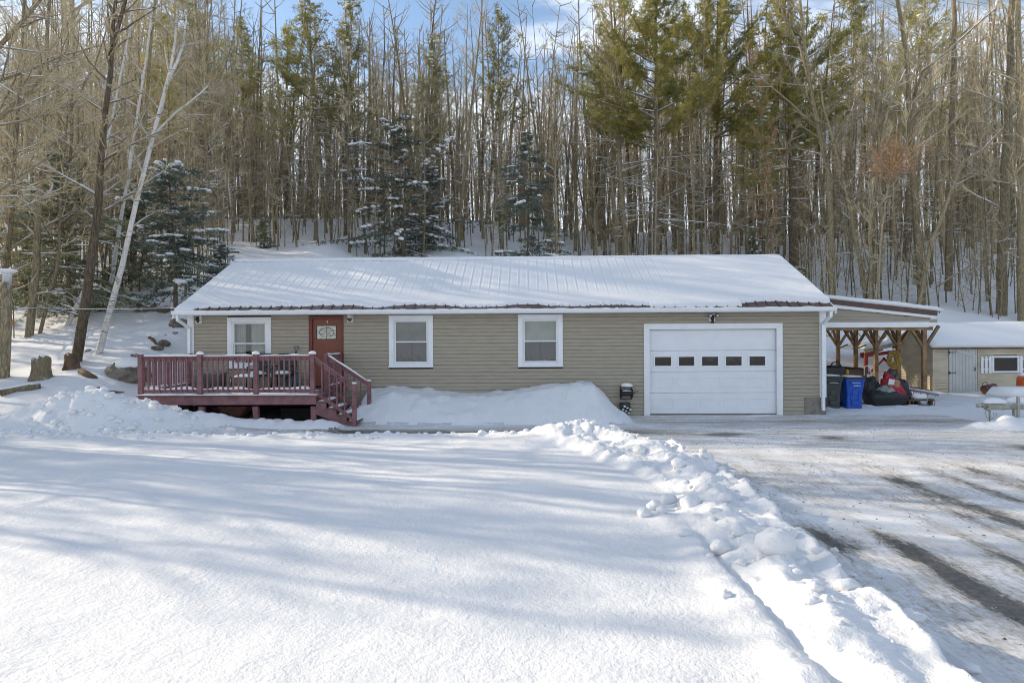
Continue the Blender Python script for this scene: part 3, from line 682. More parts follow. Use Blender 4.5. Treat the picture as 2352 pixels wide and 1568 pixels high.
for x, y in posts[1:]:
    mb = MB(); mb.blob((x, y - .03, DZ + 1.06), .10, .085, .06, int(x * 10), 12, 8, .2, flat=-.4); mb.build('snow', M['snow_cap'], deck, True)
mb = MB(); snowline(mb, (DX0 - .05, DY0 - .05, DZ), (DX1 + .1, DY0 - .05, DZ), .14, .035, 12, lumpy=.5); mb.box(0,0,0,0,0,0) if False else None
xx = np.linspace(DX0 - .05, DX1 + .1, 160)
for yv in (17.5, 17.75, 18.05, 18.4, 18.8): snowline(mb, (DX0 - .04, yv, DZ), (DX1 - .3, yv + .02, DZ), .27, .045, int(yv * 10), lumpy=.7)
mb.build('snow', M['snow_cap'], deck, True)
# stairs: descend to the right, four treads
sx0, sx1 = DX1 + .10, -4.25
st = bpy.data.objects.new('stairs', None); C.objects.link(st); st.parent = deck
nst = 5
for k in range(1, nst):
    xk = DX1 + .03 + (k - .5) * .26; zk = DZ - k * .168
    mb = MB(); mb.box(xk - .13, xk + .17, 17.32, 18.5, zk - .035, zk); tr = mb.build('tread', M['deck_top'], st)
    mb = MB(); snowline(mb, (xk + .02, 17.36, zk), (xk + .02, 18.45, zk), .22, .035, k, lumpy=.6); mb.build('snow', M['snow_cap'], tr, True)
for y in (17.36, 18.42):
    pl = [(DX1 + .03, DZ - .22)]
    for k in range(1, nst): xk = DX1 + .03 + (k - .5) * .26; zk = DZ - k * .168 - .037; pl += [(xk - .13, zk), (xk + .13, zk)]
    pl += [(DX1 + 1.07, -.02), (DX1 + .85, -.02), (DX1 + .03, DZ - .5)]
    mb = MB(); mb.prism(pl, y - .02, y + .02, 'y'); mb.build('stringer', M['deck'], st)
for y, xe in ((DY0 - .03, DX1 + 1.02), (18.5, DX1 + 1.13)):
    mb = MB(); mb.box(xe - .05, xe + .05, y - .05, y + .05, .0 if y < 18 else .14, 1.12); mb.build('newel_post', M['deck'], deck, bevel=.006)
    mb = MB(); mb.blob((xe, y, 1.125), .07, .07, .035, 4, 10, 6, .2, flat=-.3); mb.build('snow', M['snow_cap'], deck, True)
    rail((DX1 + .01, y, DZ - .02), (xe - .05, y, .12), .17, y > 18, 9, 1.0, True)
    if y < 18:
        pass

# things on the deck
g = MB()
def deck_chair(x, y, label):
    o = thing('garden_chair', (x, y, DZ), label, 'chair')
    mb = MB(); mb.box(x - .24, x + .24, y - .25, y + .22, DZ + .38, DZ + .43); mb.build('seat', M['dark_cloth'], o, bevel=.01)
    mb = MB(); mb.bar((x, y + .22, DZ + .45), (x, y + .34, DZ + 1.02), .5, .035, up=(0, 1, 0)); mb.build('backrest', M['dark_cloth'], o, bevel=.01)
    for s in (-.24, .24):
        for yy in (-.24, .24):
            mb = MB(); mb.tube([(x + s, y + yy * .8, DZ + .64 if yy < 0 else DZ + .5), (x + s * 1.05, y + yy, DZ)], .014, 6); mb.build('leg', M['black_metal'], o, True)
        mb = MB(); mb.tube([(x + s, y - .22, DZ + .64), (x + s, y + .05, DZ + .66), (x + s, y + .27, DZ + .64)], .018, 6); mb.build('armrest', M['black_metal'], o, True)
    mb = MB(); mb.blob((x, y - .02, DZ + .44), .24, .22, .10, 4, 14, 8, .15, flat=0); mb.build('snow', M['snow_cap'], o, True)
deck_chair(-7.62, 19.35, 'black garden chair with snow on its seat, under the deck window')
deck_chair(-6.98, 19.55, 'black garden chair with tall dark back, right of the deck table')
tb = thing('garden_table', (-8.25, 18.75, DZ), 'low slatted garden table holding thick snow on the deck', 'table')
p1 = at(598, 850, 18.9)
tx = at(565, 850, 18.8).x
mb = MB(); [mb.box(tx - .36, tx + .36, 18.5 + k * .1, 18.58 + k * .1, DZ + .36, DZ + .39) for k in range(5)]; mb.build('table_top', M['pewter'], tb)
tb.location = (tx, 18.75, DZ); 
for o in tb.children: o.data.transform(Matrix.Translation((-8.25 - tx, 0, 0)))
for s in (-.32, .32):
    for yy in (18.54, 18.94):
        mb = MB(); mb.tube([(tx + s, yy, DZ + .37), (tx + s * .8, yy, DZ)], .016, 6); mb.build('leg', M['black_metal'], tb, True)
mb = MB(); mb.blob((tx, 18.74, DZ + .39), .33, .22, .085, 8, 20, 8, .12, flat=0); mb.build('snow', M['snow_cap'], tb, True)
def shovel(x, y, label):
    z0 = DZ + .02
    o = thing('snow_shovel', (x, y, z0), label, 'shovel')
    mb = MB(); rings = []
    for t in np.linspace(0, 1, 6):
        z = z0 + .42 * t; w = .26 - .05 * t; yy = y - .12 + .14 * t
        rings.append([(x - w, yy - .03, z), (x - w * .5, yy, z), (x, yy + .012, z), (x + w * .5, yy, z), (x + w, yy - .03, z), (x + w, yy - .025, z + .002), (x, yy + .03, z + .002), (x - w, yy - .025, z + .002)])
    mb.loft(rings); mb.build('blade', M['teal'], o, True)
    mb = MB()
    for s in (-.16, 0, .16): mb.tube([(x + s, y - .13, z0 + .05), (x + s * .9, y - .02, z0 + .25), (x + s * .6, y + .01, z0 + .4)], .012, 5)
    mb.build('blade_ribs', M['black'], o, True)
    mb = MB(); mb.tube([(x, y - .0, z0 + .4), (x + .01, y + .2, z0 + 1.05)], .019, 8); mb.tube([(x, y - .0, z0 + .4), (x + .05, y + .10, z0 + .62), (x + .01, y + .16, z0 + .9)], .014, 6); mb.build('shaft', M['black'], o, True)
    a = Vector((x + .01, y + .2, z0 + 1.05))
    mb = MB(); mb.tube([a, a + Vector((-.075, .03, .12)), a + Vector((-.06, .04, .15)), a + Vector((.06, .04, .15)), a + Vector((.075, .03, .12)), a], .013, 6); mb.build('handle', M['grey_stone'], o, True)
p = at(671, 860, 19.6); shovel(p.x, 19.72, 'snow shovel with wide teal blade leaning beside the front door')
o = thing('plastic_tub', (-8.9, 19.5, DZ), 'pale grey storage tub by the corner of the deck', 'storage tub')
p = at(495, 870, 19.5); o.location = (p.x, 19.45, DZ)
def rr(cx, cy, hx, hy, z, r=.06, n=3):
    out = []
    for (sx, sy, a0) in ((1, 1, 0), (-1, 1, 90), (-1, -1, 180), (1, -1, 270)):
        for k in range(n + 1):
            a = R(a0 + 90 * k / n); out.append((cx + sx * (hx - r) + r * math.cos(a), cy + sy * (hy - r) + r * math.sin(a), z))
    return out
mb = MB(); mb.loft([rr(p.x, 19.45, .24, .19, DZ), rr(p.x, 19.45, .27, .21, DZ + .42), rr(p.x, 19.45, .29, .23, DZ + .425), rr(p.x, 19.45, .29, .23, DZ + .46)]); mb.build('body', M['grey_stone'], o, True)
mb = MB(); mb.loft([rr(p.x, 19.45, .29, .23, DZ + .46), rr(p.x, 19.45, .28, .22, DZ + .49), rr(p.x, 19.45, .22, .17, DZ + .495)]); mb.build('lid', M['grey_stone'], o, True)
# boxes and junk beneath the deck
o = thing('wheelbarrow', (-7.6, 18.0, 0), 'old dark wheelbarrow lying in the shade beneath the deck', 'wheelbarrow')
q = at(670 * .85 + 40, 945, 18.0)
qx = at(715 * .755, 950, 18).x
mb = MB(); mb.loft([rr(-7.75, 18.1, .22, .2, .22), rr(-7.72, 18.1, .42, .32, .5), rr(-7.72, 18.1, .43, .33, .5)]); mb.build('tray', M['terracotta'], o)
mb = MB(); mb.tube([(-8.3, 17.95, .45), (-7.7, 17.95, .2), (-7.2, 18.05, .12)], .02, 6); mb.tube([(-8.3, 18.3, .45), (-7.7, 18.25, .2), (-7.2, 18.1, .12)], .02, 6); mb.build('handle', M['old_wood'], o, True)
mb = MB(); mb.tube([(-7.2 + .13 * math.cos(t), 18.08, .14 + .13 * math.sin(t)) for t in np.linspace(0, 6.28, 17)[:-1]], .035, 6, closed=True); mb.build('wheel', M['black'], o, True)
o = thing('wooden_crate', (-6.1, 18.4, 0), 'weathered crate beneath the deck, shade put into its near-black colour, near the stairs', 'crate')
mb = MB()
for k in range(4): mb.box(-6.6, -5.7, 18.3, 18.32, .02 + k * .1, .10 + k * .1)
for xx in (-6.6, -6.15, -5.74): mb.box(xx, xx + .04, 18.321, 18.35, .0, .42)
mb.box(-6.6, -5.7, 18.36, 18.8, .0, .38); mb.build('crate_body', M['dark'], o)  # crate coloured near-black so the space beneath the deck looks shaded

# hose reel on the wall and planter under it
p = at(1440, 900, 19.85); x, z = p.x, p.z
o = thing('hose_reel', (x, 19.9, z - .25), 'black wall hose reel with snow on its cover, left of the garage door', 'hose reel')
for s in (-.17, .15):
    mb = MB(); mb.bar((x + s, 19.97, z - .22), (x + s, 19.97, z + .16), .035, .03, up=(0, 1, 0)); mb.tube([(x + s, 19.82 + .12 * math.cos(t), z - .04 + .12 * math.sin(t)) for t in np.linspace(0, 6.28, 19)[:-1]], .012, 5, closed=True)
    for k in range(3): 
        t = k * 2.09; mb.bar((x + s, 19.82, z - .04), (x + s, 19.82 + .12 * math.cos(t), z - .04 + .12 * math.sin(t)), .012, .012)
    mb.build('side_frame', M['black_metal'], o)
mb = MB(); mb.tube([(x - .17, 19.82, z - .04), (x + .15, 19.82, z - .04)], .07, 12); mb.tube([(x - .16, 19.9, z - .2), (x + .14, 19.9, z - .2)], .014, 6); mb.build('drum', M['black'], o, True)
mb = MB(); mb.tube([(x + .15, 19.82, z - .04), (x + .21, 19.82, z - .04), (x + .21, 19.76, z + .02), (x + .33, 19.76, z + .02)], .012, 6); mb.build('crank', M['black_metal'], o, True)
mb = MB(); mb.box(x - .18, x + .17, 19.72, 19.95, z + .13, z + .16); tr = mb.build('cover', M['pewter'], o)
mb = MB(); mb.blob((x, 19.83, z + .16), .18, .12, .11, 4, 16, 8, .15, flat=0); mb.build('snow', M['snow_cap'], tr, True)
mb = MB(); snowline(mb, (x - .15, 19.82, z + .03), (x + .13, 19.82, z + .03), .08, .03, 4); mb.build('snow', M['snow_cap'], o, True)
p = at(1437, 940, 19.85)
o = thing('hose_pile', (p.x, 19.8, 0), 'small green hose coil and box in the snow beneath the hose reel', 'garden hose')
mb = MB()
for k in range(4): mb.tube([(p.x - .02 + (.13 + .01 * k) * math.cos(t), 19.8 + .05 * math.sin(t * 2), .22 + (.10 + .012 * k) * math.sin(t)) for t in np.linspace(0, 6.28, 17)[:-1]], .013, 5, closed=True)
mb.build('coil', simple('green_hose', (.03, .07, .04), .5, .3, 10), o, True)
mb = MB(); mb.box(p.x - .16, p.x + .14, 19.86, 19.94, .08, .38); mb.build('hanger', M['black'], o)
mb = MB(); 
for k in range(7): mb.blob((p.x - .12 + k * .04, 19.75 + .02 * (k % 2), .10 + .09 * ((k * 7) % 5) / 2), .04, .03, .025, k, 8, 5, .3)
mb.build('snow', M['snow_cap'], o, True)

# ------------------------------------------------------------------ carport
CY0, CY1 = 23.5, 30.2
cp = thing('carport', (11, 24, 0), 'open lean-to carport on timber posts joined to the right end of the house', 'carport')
def cpz(x): return 3.74 - .117 * (x - 8.7)       # underside line of roof snow (roof top)
zb0, zb1 = at(2000, 752, CY0).z, at(2000, 740, CY0).z
mb = MB(); mb.prism([(8.73, cpz(8.73)), (14.0, cpz(14.0)), (14.0, cpz(14.0) - .05), (8.73, cpz(8.73) - .05)], CY0 - .1, CY1 + .1, 'y'); mb.build('roof_sheet', M['brown_metal'], cp)
mb = MB(); mb.prism([(8.73, cpz(8.73) - .003), (13.95, cpz(13.95) - .003), (13.95, cpz(13.95) - .17), (8.73, cpz(8.73) - .17)], CY0 - .14, CY0 - .101, 'y'); mb.build('fascia', M['brown_metal'], cp)
mb = MB(); mb.prism([(8.73, cpz(8.73) - .17), (13.9, cpz(13.9) - .17), (13.9, cpz(13.9) - .26), (8.73, cpz(8.73) - .30)], CY0 - .12, CY0 - .06, 'y'); mb.build('trim', M['white'], cp)
mb = MB(); lap_wall(mb, 8.73, 14.0, zb1 - .02, cpz(8.73) - .2, CY0 - .03, step=.106, top=lambda z, u, w: (u, min(w, 8.7 + (3.74 - .2 - z) / .117))); mb.build('infill_wall', M['siding'], cp)
mb = MB(); mb.box(8.73, 13.7, CY0 - .09, CY0 - .05, zb0, zb1); mb.build('fascia_board', M['white'], cp)
mb = MB(); mb.box(8.73, 13.85, CY0 - .045, CY0 + .10, zb0 - .10, zb0 + .02); mb.build('beam', M['wood'], cp)
mb = MB(); mb.bar((13.6, CY0 + .1, 2.76), (13.6, CY1, 2.76), .12, .22); mb.build('beam', M['wood'], cp)
mb = MB()
for k in range(9): y = CY0 + .5 + k * .72; mb.bar((8.75, y, cpz(8.75) - .14), (14.1, y, cpz(14.1) - .14), .045, .16)
mb.build('rafters', M['wood'], cp)
mb = MB(); rings = []
for i in range(90):
    x = 8.75 + 5.42 * i / 89; h = .15 * (.9 + .3 * float(fbm(np.array([x * 1.4]), np.array([1.]), 130)[0])) * min(1, (89 - i) / 4 + .35)
    z = cpz(min(x, 14.02)); y = CY0 - .13 - .03 * float(vn(np.array([x * 2]), np.array([2.]), 131)[0])
    rings.append([(x, y + .02, z), (x, y - .02, z + h * .4), (x, y, z + h * .8), (x, y + .1, z + h), (x, CY1, z + h), (x, CY1 + .1, z)])
mb.loft(rings); mb.build('roof_snow', M['snow_soft'], cp, True)
pxs = [2103, 2045, 1993, 1950, 1913]
for i, u in enumerate(pxs):
    y = CY0 + .05 + i * 1.6; x = 13.6
    zt = 2.64; mb = MB(); z0 = gz(x, y) - .1
    mb.box(x - .07, x + .07, y - .07, y + .07, z0, zt); po = mb.build('post', M['wood'], cp, bevel=.008)
    for s in (-1, 1):
        mb = MB(); mb.bar((x + s * .05, y, 1.92), (x + s * .5, y, 2.62), .09, .09, up=(0, 1, 0)); mb.build('brace', M['wood'], po)
    mb = MB(); mb.bar((x, y + .05, 1.98), (x, y + .5, 2.62), .09, .09, up=(1, 0, 0)); mb.build('brace', M['wood'], po)
    if i in (3, 4):
        mb = MB(); mb.bar((x + .05, y, 1.80), (x + .42, y, 1.95), .05, .05, up=(0, 1, 0)); mb.build('hook_arm', M['old_wood'], po)
for k, (u, v) in enumerate(((1892, 1912), (1938, 1972), (1968, 1990), (2012, 2040))):
    a = at(u, 757, 27); b = at(v, 757, 27); o = MB()
    pts = [(a.x + (b.x - a.x) * t, 27, a.z - .38 * 4 * t * (1 - t) * (.7 + .3 * (k % 2))) for t in np.linspace(0, 1, 13)]
    o.tube(pts, .014, 5); o = o.build('hanging_cable', M['black'], None, True)
    tag(o, ['black cable loop hung from the carport roof next to the downpipe', 'wide black cable loop between the two rear carport posts', 'short black cable loop left of the middle carport post', 'black cable loop right of the middle carport post'][k], 'cable', 'cable loops hung in the carport')

# wheelie bins
def bin_(x, y, m, label, open_=.0, ident=False):
    o = thing('wheelie_bin', (x, y, 0), label, 'bin', 'wheelie bins beside the carport')
    mb = MB(); mb.loft([rr(x, y, .235, .26, .03, .05), rr(x, y, .24, .27, .5, .05), rr(x, y, .285, .33, .90, .05), rr(x, y, .30, .345, .91, .05), rr(x, y, .30, .345, .965, .05)])
    mb.box(x - .10, x + .10, y - .315, y - .25, .18, .30); b = mb.build('body', m, o, True, bevel=.006)
    b.data.polygons.foreach_set('use_smooth', [False] * len(b.data.polygons))
    mb = MB()
    rect_frame(mb, x - .12, x + .12, .30, .68, .02, y - .29, y - .262); mb.box(x - .08, x + .08, y - .30, y - .262, .48, .64); mb.build('front_recess', m, b, bevel=.004)
    mb = MB(); mb.tube([(x - .2, y - .325, .90), (x - .15, y - .36, .84), (x + .15, y - .36, .84), (x + .2, y - .325, .90)], .014, 6); mb.build('grab_bar', m, o, True)
    mb = MB(); snowline(mb, (x - .15, y - .36, .853), (x + .15, y - .36, .853), .03, .016, 4, lumpy=.2); mb.build('snow', M['snow_cap'], o, True)
    mb = MB(); mb.loft([rr(x, y - .01, .315, .37, .966, .06), rr(x, y - .01, .315, .37, .99, .06), rr(x, y, .27, .32, 1.03 + open_, .06), rr(x, y, .1, .15, 1.04 + open_, .06)]); mb.tube([(x - .22, y + .36, 1.0), (x + .22, y + .36, 1.0)], .02, 6); l = mb.build('lid', M['bin_lid'], o, True)
    mb = MB(); mb.loft([rr(x, y - .0, .25, .30, 1.03 + open_, .1), rr(x, y, .24, .28, 1.05 + open_, .1), rr(x, y, .16, .2, 1.062 + open_, .08)]); mb.build('snow', M['snow_cap'], l, True)
    for s in (-.26, .26):
        mb = MB(); mb.tube([(x + s - .025, y + .28, .12), (x + s + .025, y + .28, .12)], .12, 16); mb.build('wheel', M['black'], o, True)
    if ident:   # small white characters moulded on the front
        mb = MB(); u = x - .05
        for ch in 'HHDDSTS':
            mb.box(u, u + .006, y - .3135, y - .3105, .745, .785)
            if ch in 'HDTS': mb.box(u + .006, u + .018, y - .3135, y - .3105, .763 if ch in 'HS' else .779, .769 if ch in 'HS' else .785)
            if ch in 'HD': mb.box(u + .018, u + .024, y - .3135, y - .3105, .745, .785)
            if ch in 'DS': mb.box(u + .006, u + .018, y - .3135, y - .3105, .745, .751)
            u += .033 if ch != 'H' or u > x - .03 else .032
        mb.build('lettering', M['white'], b)
p = at(1914, 946, 21.05); bin_(p.x, 21.35, M['bin_grey'], 'dark green-grey wheelie bin beside the downpipe, snow on its lid', .03)
p = at(1963, 944, 21.05); bin_(p.x, 21.3, M['bin_blue'], 'bright blue wheelie bin with small white lettering', 0, True)
mb = MB(); mb.box(8.78, 8.98, 20.6, 20.9, .0, .42); o = mb.build('plastic_crate', M['black'], None, bevel=.01); tag(o, 'small black box at the foot of the downpipe', 'box')

# utility trailer side board behind the bins
o = thing('utility_trailer', (10.9, 24.2, 0), 'brown wooden sided trailer with white hoop parked behind the bins', 'trailer')
a = at(1892, 845, 24.4); b = at(1990, 848, 24.4)
mb = MB()
for k in range(3): mb.bar((a.x, 24.4, .72 + k * .17 + .0), (b.x, 24.4, .70 + k * .17), .03, .16)
mb.build('side_board', M['old_wood'], o)
mb = MB(); mb.bar((a.x, 26, .9), (b.x, 26, .9), .03, .5); mb.bar((b.x, 24.4, .9), (b.x, 26, .9), .03, .5); mb.bar((a.x, 24.4, .9), (a.x, 26, .9), .03, .5); mb.bar((a.x, 25.2, .6), (b.x, 25.2, .6), 1.6, .05); mb.build('bed', M['old_wood'], o)
mb = MB(); h0 = at(1985, 846, 24.3); mb.tube([(h0.x, 24.3, .9), (h0.x, 24.3, h0.z + .06), (h0.x + .1, 24.3, h0.z + .1), (h0.x + .22, 24.3, h0.z), (h0.x + .24, 24.3, .5)], .02, 8); mb.build('hoop', M['white'], o, True)
for s in (10.2,):
    for yy in (24.35, 26.05):
        mb = MB(); mb.tube([(11.4, yy - .1, .35), (11.4, yy + .1, .35)], .32, 18); mb.build('wheel', M['black'], o, True)
p = at(1908, 848, 24.0)
o = thing('engine', (p.x, 23.9, p.z), 'black machine engine lying on top of the wooden trailer', 'engine')
mb = MB(); mb.box(p.x - .45, p.x + .40, 23.75, 24.25, p.z - .22, p.z + .08); mb.box(p.x - .1, p.x + .3, 23.8, 24.2, p.z + .081, p.z + .14)
mb.build('block', M['black'], o, bevel=.03)
mb = MB(); mb.tube([(p.x - .05, 23.9, p.z + .1), (p.x + .02, 23.9, p.z + .24), (p.x + .2, 23.9, p.z + .26), (p.x + .32, 23.9, p.z + .12)], .025, 6); mb.tube([(p.x - .3, 23.74, p.z - .05), (p.x - .3, 23.7, p.z - .05)], .08, 12); mb.build('handle', M['black_metal'], o, True)
mb = MB(); mb.tube([(p.x + .45, 23.74, p.z - .18), (p.x + .45, 23.74, p.z - .04), (p.x + .45, 23.74, p.z + .02)], [.06, .05, .015], 8); mb.build('funnel', M['yellow'], o, True)

# heap under the carport: each item its own
def cloth(name, c, rx, ry, h, mat, seed, label, cat, sharp=1.0, lean=0, group=None, n=34):
    xs = np.linspace(-1, 1, n); X, Y = np.meshgrid(xs, xs); r = np.sqrt(X ** 2 + Y ** 2)
    f = np.clip(1 - r ** 2, 0, 1) ** .6
    fold = .5 * (1 - np.abs(2 * fbm(X * 2.2 + seed, Y * 1.3 - seed + X, seed, 4) - 1) * 2) + .35 * (fbm(X * 5, Y * 5, seed + 3) - .5)
    Z = f * (1 + fold * sharp); Z = Z / Z.max()
    mb = MB(); idx = np.arange(n * n).reshape(n, n)
    for i in range(n):
        for j in range(n):
            k = max(1, r[i, j]) if r[i, j] > 1 else 1
            mb.v.append((c[0] + X[i, j] / k * rx + lean * Z[i, j] * h, c[1] + Y[i, j] / k * ry, c[2] + Z[i, j] * h))
    mb.f = [(int(idx[i, j]), int(idx[i, j + 1]), int(idx[i + 1, j + 1]), int(idx[i + 1, j])) for i in range(n - 1) for j in range(n - 1)]; mb.m = [0] * len(mb.f)
    o = mb.build(name, mat, None, True); tag(o, label, cat, group); return o
Yh = 22.3
def hp(u, v, Y=Yh): return at(u, v, Y)
# black sled / tub at the bottom
p = hp(2032, 935); o = thing('plastic_sled', (p.x, Yh, 0), 'black plastic hauling sled at the bottom of the heap of belongings', 'sled')
mb = MB(); mb.loft([rr(p.x, Yh, .50, .35, .02, .15), rr(p.x, Yh, .62, .42, .30, .18), rr(p.x, Yh, .68, .45, .40, .18), rr(p.x, Yh, .63, .42, .40, .18), rr(p.x, Yh, .56, .38, .2, .15)], cap=False); mb.build('tub', M['black'], o, True)
mb = MB(); mb.tube([(p.x + .6, Yh - .4, .35), (p.x + .8, Yh - .5, .22), (p.x + .95, Yh - .45, .1)], .015, 5); mb.build('tow_rope', M['grey_stone'], o, True)
cloth('tarp', (p.x, Yh, .36), .60, .42, .28, M['dark_cloth'], 3, 'dark folded tarp filling the black sled', 'tarp')
q = hp(2010, 885); cloth('clothes_bag', (q.x, Yh + .3, .35), .38, .35, .65, M['dark_cloth'], 5, 'dark striped bag at the left side of the heap', 'bag', 1.4)
q = hp(2035, 900); cloth('grey_tarp', (q.x + .05, Yh - .1, .45), .45, .22, .34, M['grey_cloth'], 8, 'pale green-grey sheet draped across the front of the heap', 'sheet', 1.2, .2)
q = hp(2060, 885); cloth('red_blanket', (q.x - .05, Yh - .02, .2), .40, .32, .98, M['red_cloth'], 9, 'crimson blanket draped over the top of the heap', 'blanket', 1.0, -.3)
q = hp(2082, 900); cloth('backpack', (q.x + .1, Yh + .3, .05), .30, .25, .85, M['dark_cloth'], 12, 'black backpack leaning at the right end of the heap', 'backpack', .6, -.1)
q = hp(2048, 858); cloth('jacket', (q.x, Yh + .05, .75), .22, .2, .48, M['dark_cloth'], 14, 'black jacket lying on the crimson blanket', 'jacket', 1.2)
q = hp(2042, 883); o = thing('cardboard_box', (q.x, Yh - .12, .62), 'small open cardboard box with white paper halfway up the heap', 'box')
mb = MB(); mb.bar((q.x - .15, Yh - .12, .80), (q.x + .2, Yh - .12, .74), .3, .24); mb.build('box_body', M['card'], o)
mb = MB(); mb.bar((q.x - .16, Yh - .28, .83), (q.x + .02, Yh - .28, .80), .01, .17); mb.build('label_sheet', M['paper'], o)
# ladder lying on its side at the post
o = thing('ladder', (13, 22.2, 0), 'aluminium ladder with snow leaning on the ground beside the front carport post', 'ladder')
a = at(2078, 893, 22.6); b = at(2158, 907, 21.6)
mb = MB(); mb.bar(a, b, .04, .07); l1 = mb.build('rail', M['metal'], o)
off = Vector((0, .1, -.42)); mb = MB(); mb.bar(a + off, b + off, .04, .07); mb.build('rail', M['metal'], o)
for k in range(5):
    c = a.lerp(b, .06 + .21 * k); mb = MB(); mb.tube([c, c + off], .018, 6); mb.build('rung', M['metal'], o, True)
mb = MB(); snowline(mb, a + Vector((0, 0, .035)), b + Vector((0, 0, .035)), .05, .035, 3); mb.build('snow', M['snow_cap'], l1, True)
a2, b2 = at(2090, 876 + 14, 24.2), at(2136, 890 + 8, 23.6); mb = MB(); mb.bar(a2, b2, .05, .08); o = mb.build('wooden_plank', M['old_wood'], None); tag(o, 'old board propped behind the aluminium ladder', 'board')
o = thing('sawhorse_bench', (12.6, 21.8, 0), 'low dark wooden bench heaped with snow at the foot of the ladder', 'bench')
p = at(2115, 928, 22.2); mb = MB(); mb.box(p.x - .45, p.x + .38, 22.05, 22.4, .20, .25); mb.build('seat', M['old_wood'], o); o.location = (12.6, 21.8, 0)
for s in (-.4, -.1, .3):
    mb = MB(); mb.box(p.x + s - .03, p.x + s + .03, 22.1, 22.35, .0, .199); mb.build('leg', M['old_wood'], o)
mb = MB(); mb.blob((p.x - .02, 22.25, .26), .26, .2, .22, 5, 16, 8, .25, flat=0); mb.build('snow', M['snow_cap'], o, True)
# yellow cord reel hanging on the second post
p = at(2052, 826, 23.6)
o = thing('cord_reel', (p.x, 23.6, p.z), 'coil of yellow cord hanging in front of the carport posts', 'cord reel')
p2 = Vector((13.62, 25.05, 0)); p = at(2052, 826, 24.9)
mb = MB(); rgc = random.Random(4)
for k in range(20): mb.tube([(p.x + (.08 + .013 * k) * math.cos(t) * .75, 24.93 - .02 * (k % 4) + .02 * math.sin(3 * t + k), p.z + (.10 + .013 * k) * math.sin(t)) for t in np.linspace(0, 6.28, 21)[:-1]], .013, 4, closed=True)
mb.build('coil', M['yellow'], o, True)
mb = MB(); mb.tube([(p.x, 24.98, p.z + .3), (p.x + .1, 24.98, p.z + .55), (13.6, 24.98, p.z + .62)], .012, 5); mb.bar((p.x - .1, 24.9, p.z), (p.x + .35, 24.9, p.z), .03, .03); mb.build('hook', M['yellow'], o, True)

# ------------------------------------------------------------------ shed
SY0, SY1 = 26.0, 28.5; SX0 = at(2143, 850, SY0).x; SX1 = SX0 + 8.6
sh = thing('shed', (SX0 + 4, 27, 0), 'cream clapboard garden shed with snowy roof right of the carport', 'shed')
sz0 = at(2200, 914, SY0).z; seave = at(2143, 797, SY0).z; sridge = at(2300, 750, 27.25).z
SDO = (at(2178, 850, SY0).x, at(2245, 850, SY0).x, sz0, at(2200, 797.5, SY0).z)
SWI = (at(2281, 850, SY0).x, at(2336, 850, SY0).x, at(2300, 853, SY0).z, at(2300, 820, SY0).z)
mb = MB(); lap_wall(mb, SX0, SX1, sz0, seave, SY0, [SDO, SWI], step=.115); mb.build('front_wall', M['siding_shed'], sh)
mb = MB(); lap_wall(mb, SY0, SY1, sz0, seave, SX0, step=.115, axis='y'); pm = 27.25; sl2 = (sridge - seave) / (pm - SY0)
lap_wall(mb, SY0, SY1, seave, sridge - .02, SX0, axis='y', step=.115, top=lambda z, u, w: (max(u, SY0 + (z - seave) / sl2), min(w, SY1 - (z - seave) / sl2))); mb.build('side_wall', M['siding_shed'], sh)
mb = MB(); mb.box(SX0 + .02, SX1, SY0 + .8, SY0 + .85, sz0, seave); mb.box(SX1 - .05, SX1, SY0, SY1, sz0, seave); mb.box(SX0 + .03, SX1, SY1 - .03, SY1, sz0, seave); mb.build('back_wall', M['interior'], sh)
mb = MB(); mb.box(SX0, SX1, SY0 - .03, SY0 + .1, sz0 - .16, sz0); mb.box(SX0-.02, SX0 + .1, SY0 +.1, SY1, sz0 - .16, sz0); mb.build('skid', M['old_wood'], sh)
mb = MB(); mb.box(SX0 - .02, SX0 + .07, SY0 - .03, SY0 + .06, sz0, seave); mb.box(SX0 - .022, SX0 + .05, SY1 - .06, SY1 + .03, sz0, seave); mb.build('corner_trim', M['siding_shed'], sh)
mb = MB(); oh = .12
ye0 = SY0 - oh; ze0 = seave - oh * sl2 + .06
mb.prism([(ye0, ze0), (pm, sridge + .06), (SY1 + oh, ze0), (SY1 + oh, ze0 - .06), (pm, sridge), (ye0, ze0 - .06)], SX0 - .12, SX1 + .1); rf = mb.build('roof', M['old_wood'], sh)
mb = MB(); rings = []
for i, x in enumerate(np.linspace(SX0 - .15, SX1 + .1, 130)):
    e = min(1, .4 + i / 5); h = .17 * e * (.85 + .4 * float(fbm(np.array([x * .9]), np.array([3.]), 140)[0])); nz = .05 * (float(fbm(np.array([x * 2]), np.array([3.]), 141)[0]) - .5)
    rings.append([(x, ye0 - .03, ze0 - .01), (x, ye0 - .09, ze0 + h * .5 + nz), (x, ye0 - .03, ze0 + h + nz), (x, ye0 + .3, ze0 + h + .3 * sl2), (x, pm - .15, sridge + h - .15 * sl2 + .05), (x, pm, sridge + h + .02), (x, pm + .3, sridge + h - .3 * sl2), (x, SY1 + oh, ze0 + h), (x, SY1 + oh, ze0), (x, pm, sridge + .05)])
mb.loft(rings); mb.build('snow', M['snow_soft'], rf, True)
sd = bpy.data.objects.new('shed_door', None); C.objects.link(sd); sd.parent = sh
mb = MB(); x0, x1, z0, z1 = SDO; k = 0; x = x0 + .02
while x < x1 - .03: mb.box(x, min(x + .115, x1 - .02), SY0 - .03, SY0 + .01, z0 + .02, z1 - .01); x += .122
mb.box(x0 + .02, x1 - .02, SY0 + .011, SY0 + .02, z0 + .02, z1 - .01)
M['door_grey'] = simple('pale_grey_door', (.50, .51, .48), .6, .06, 3)
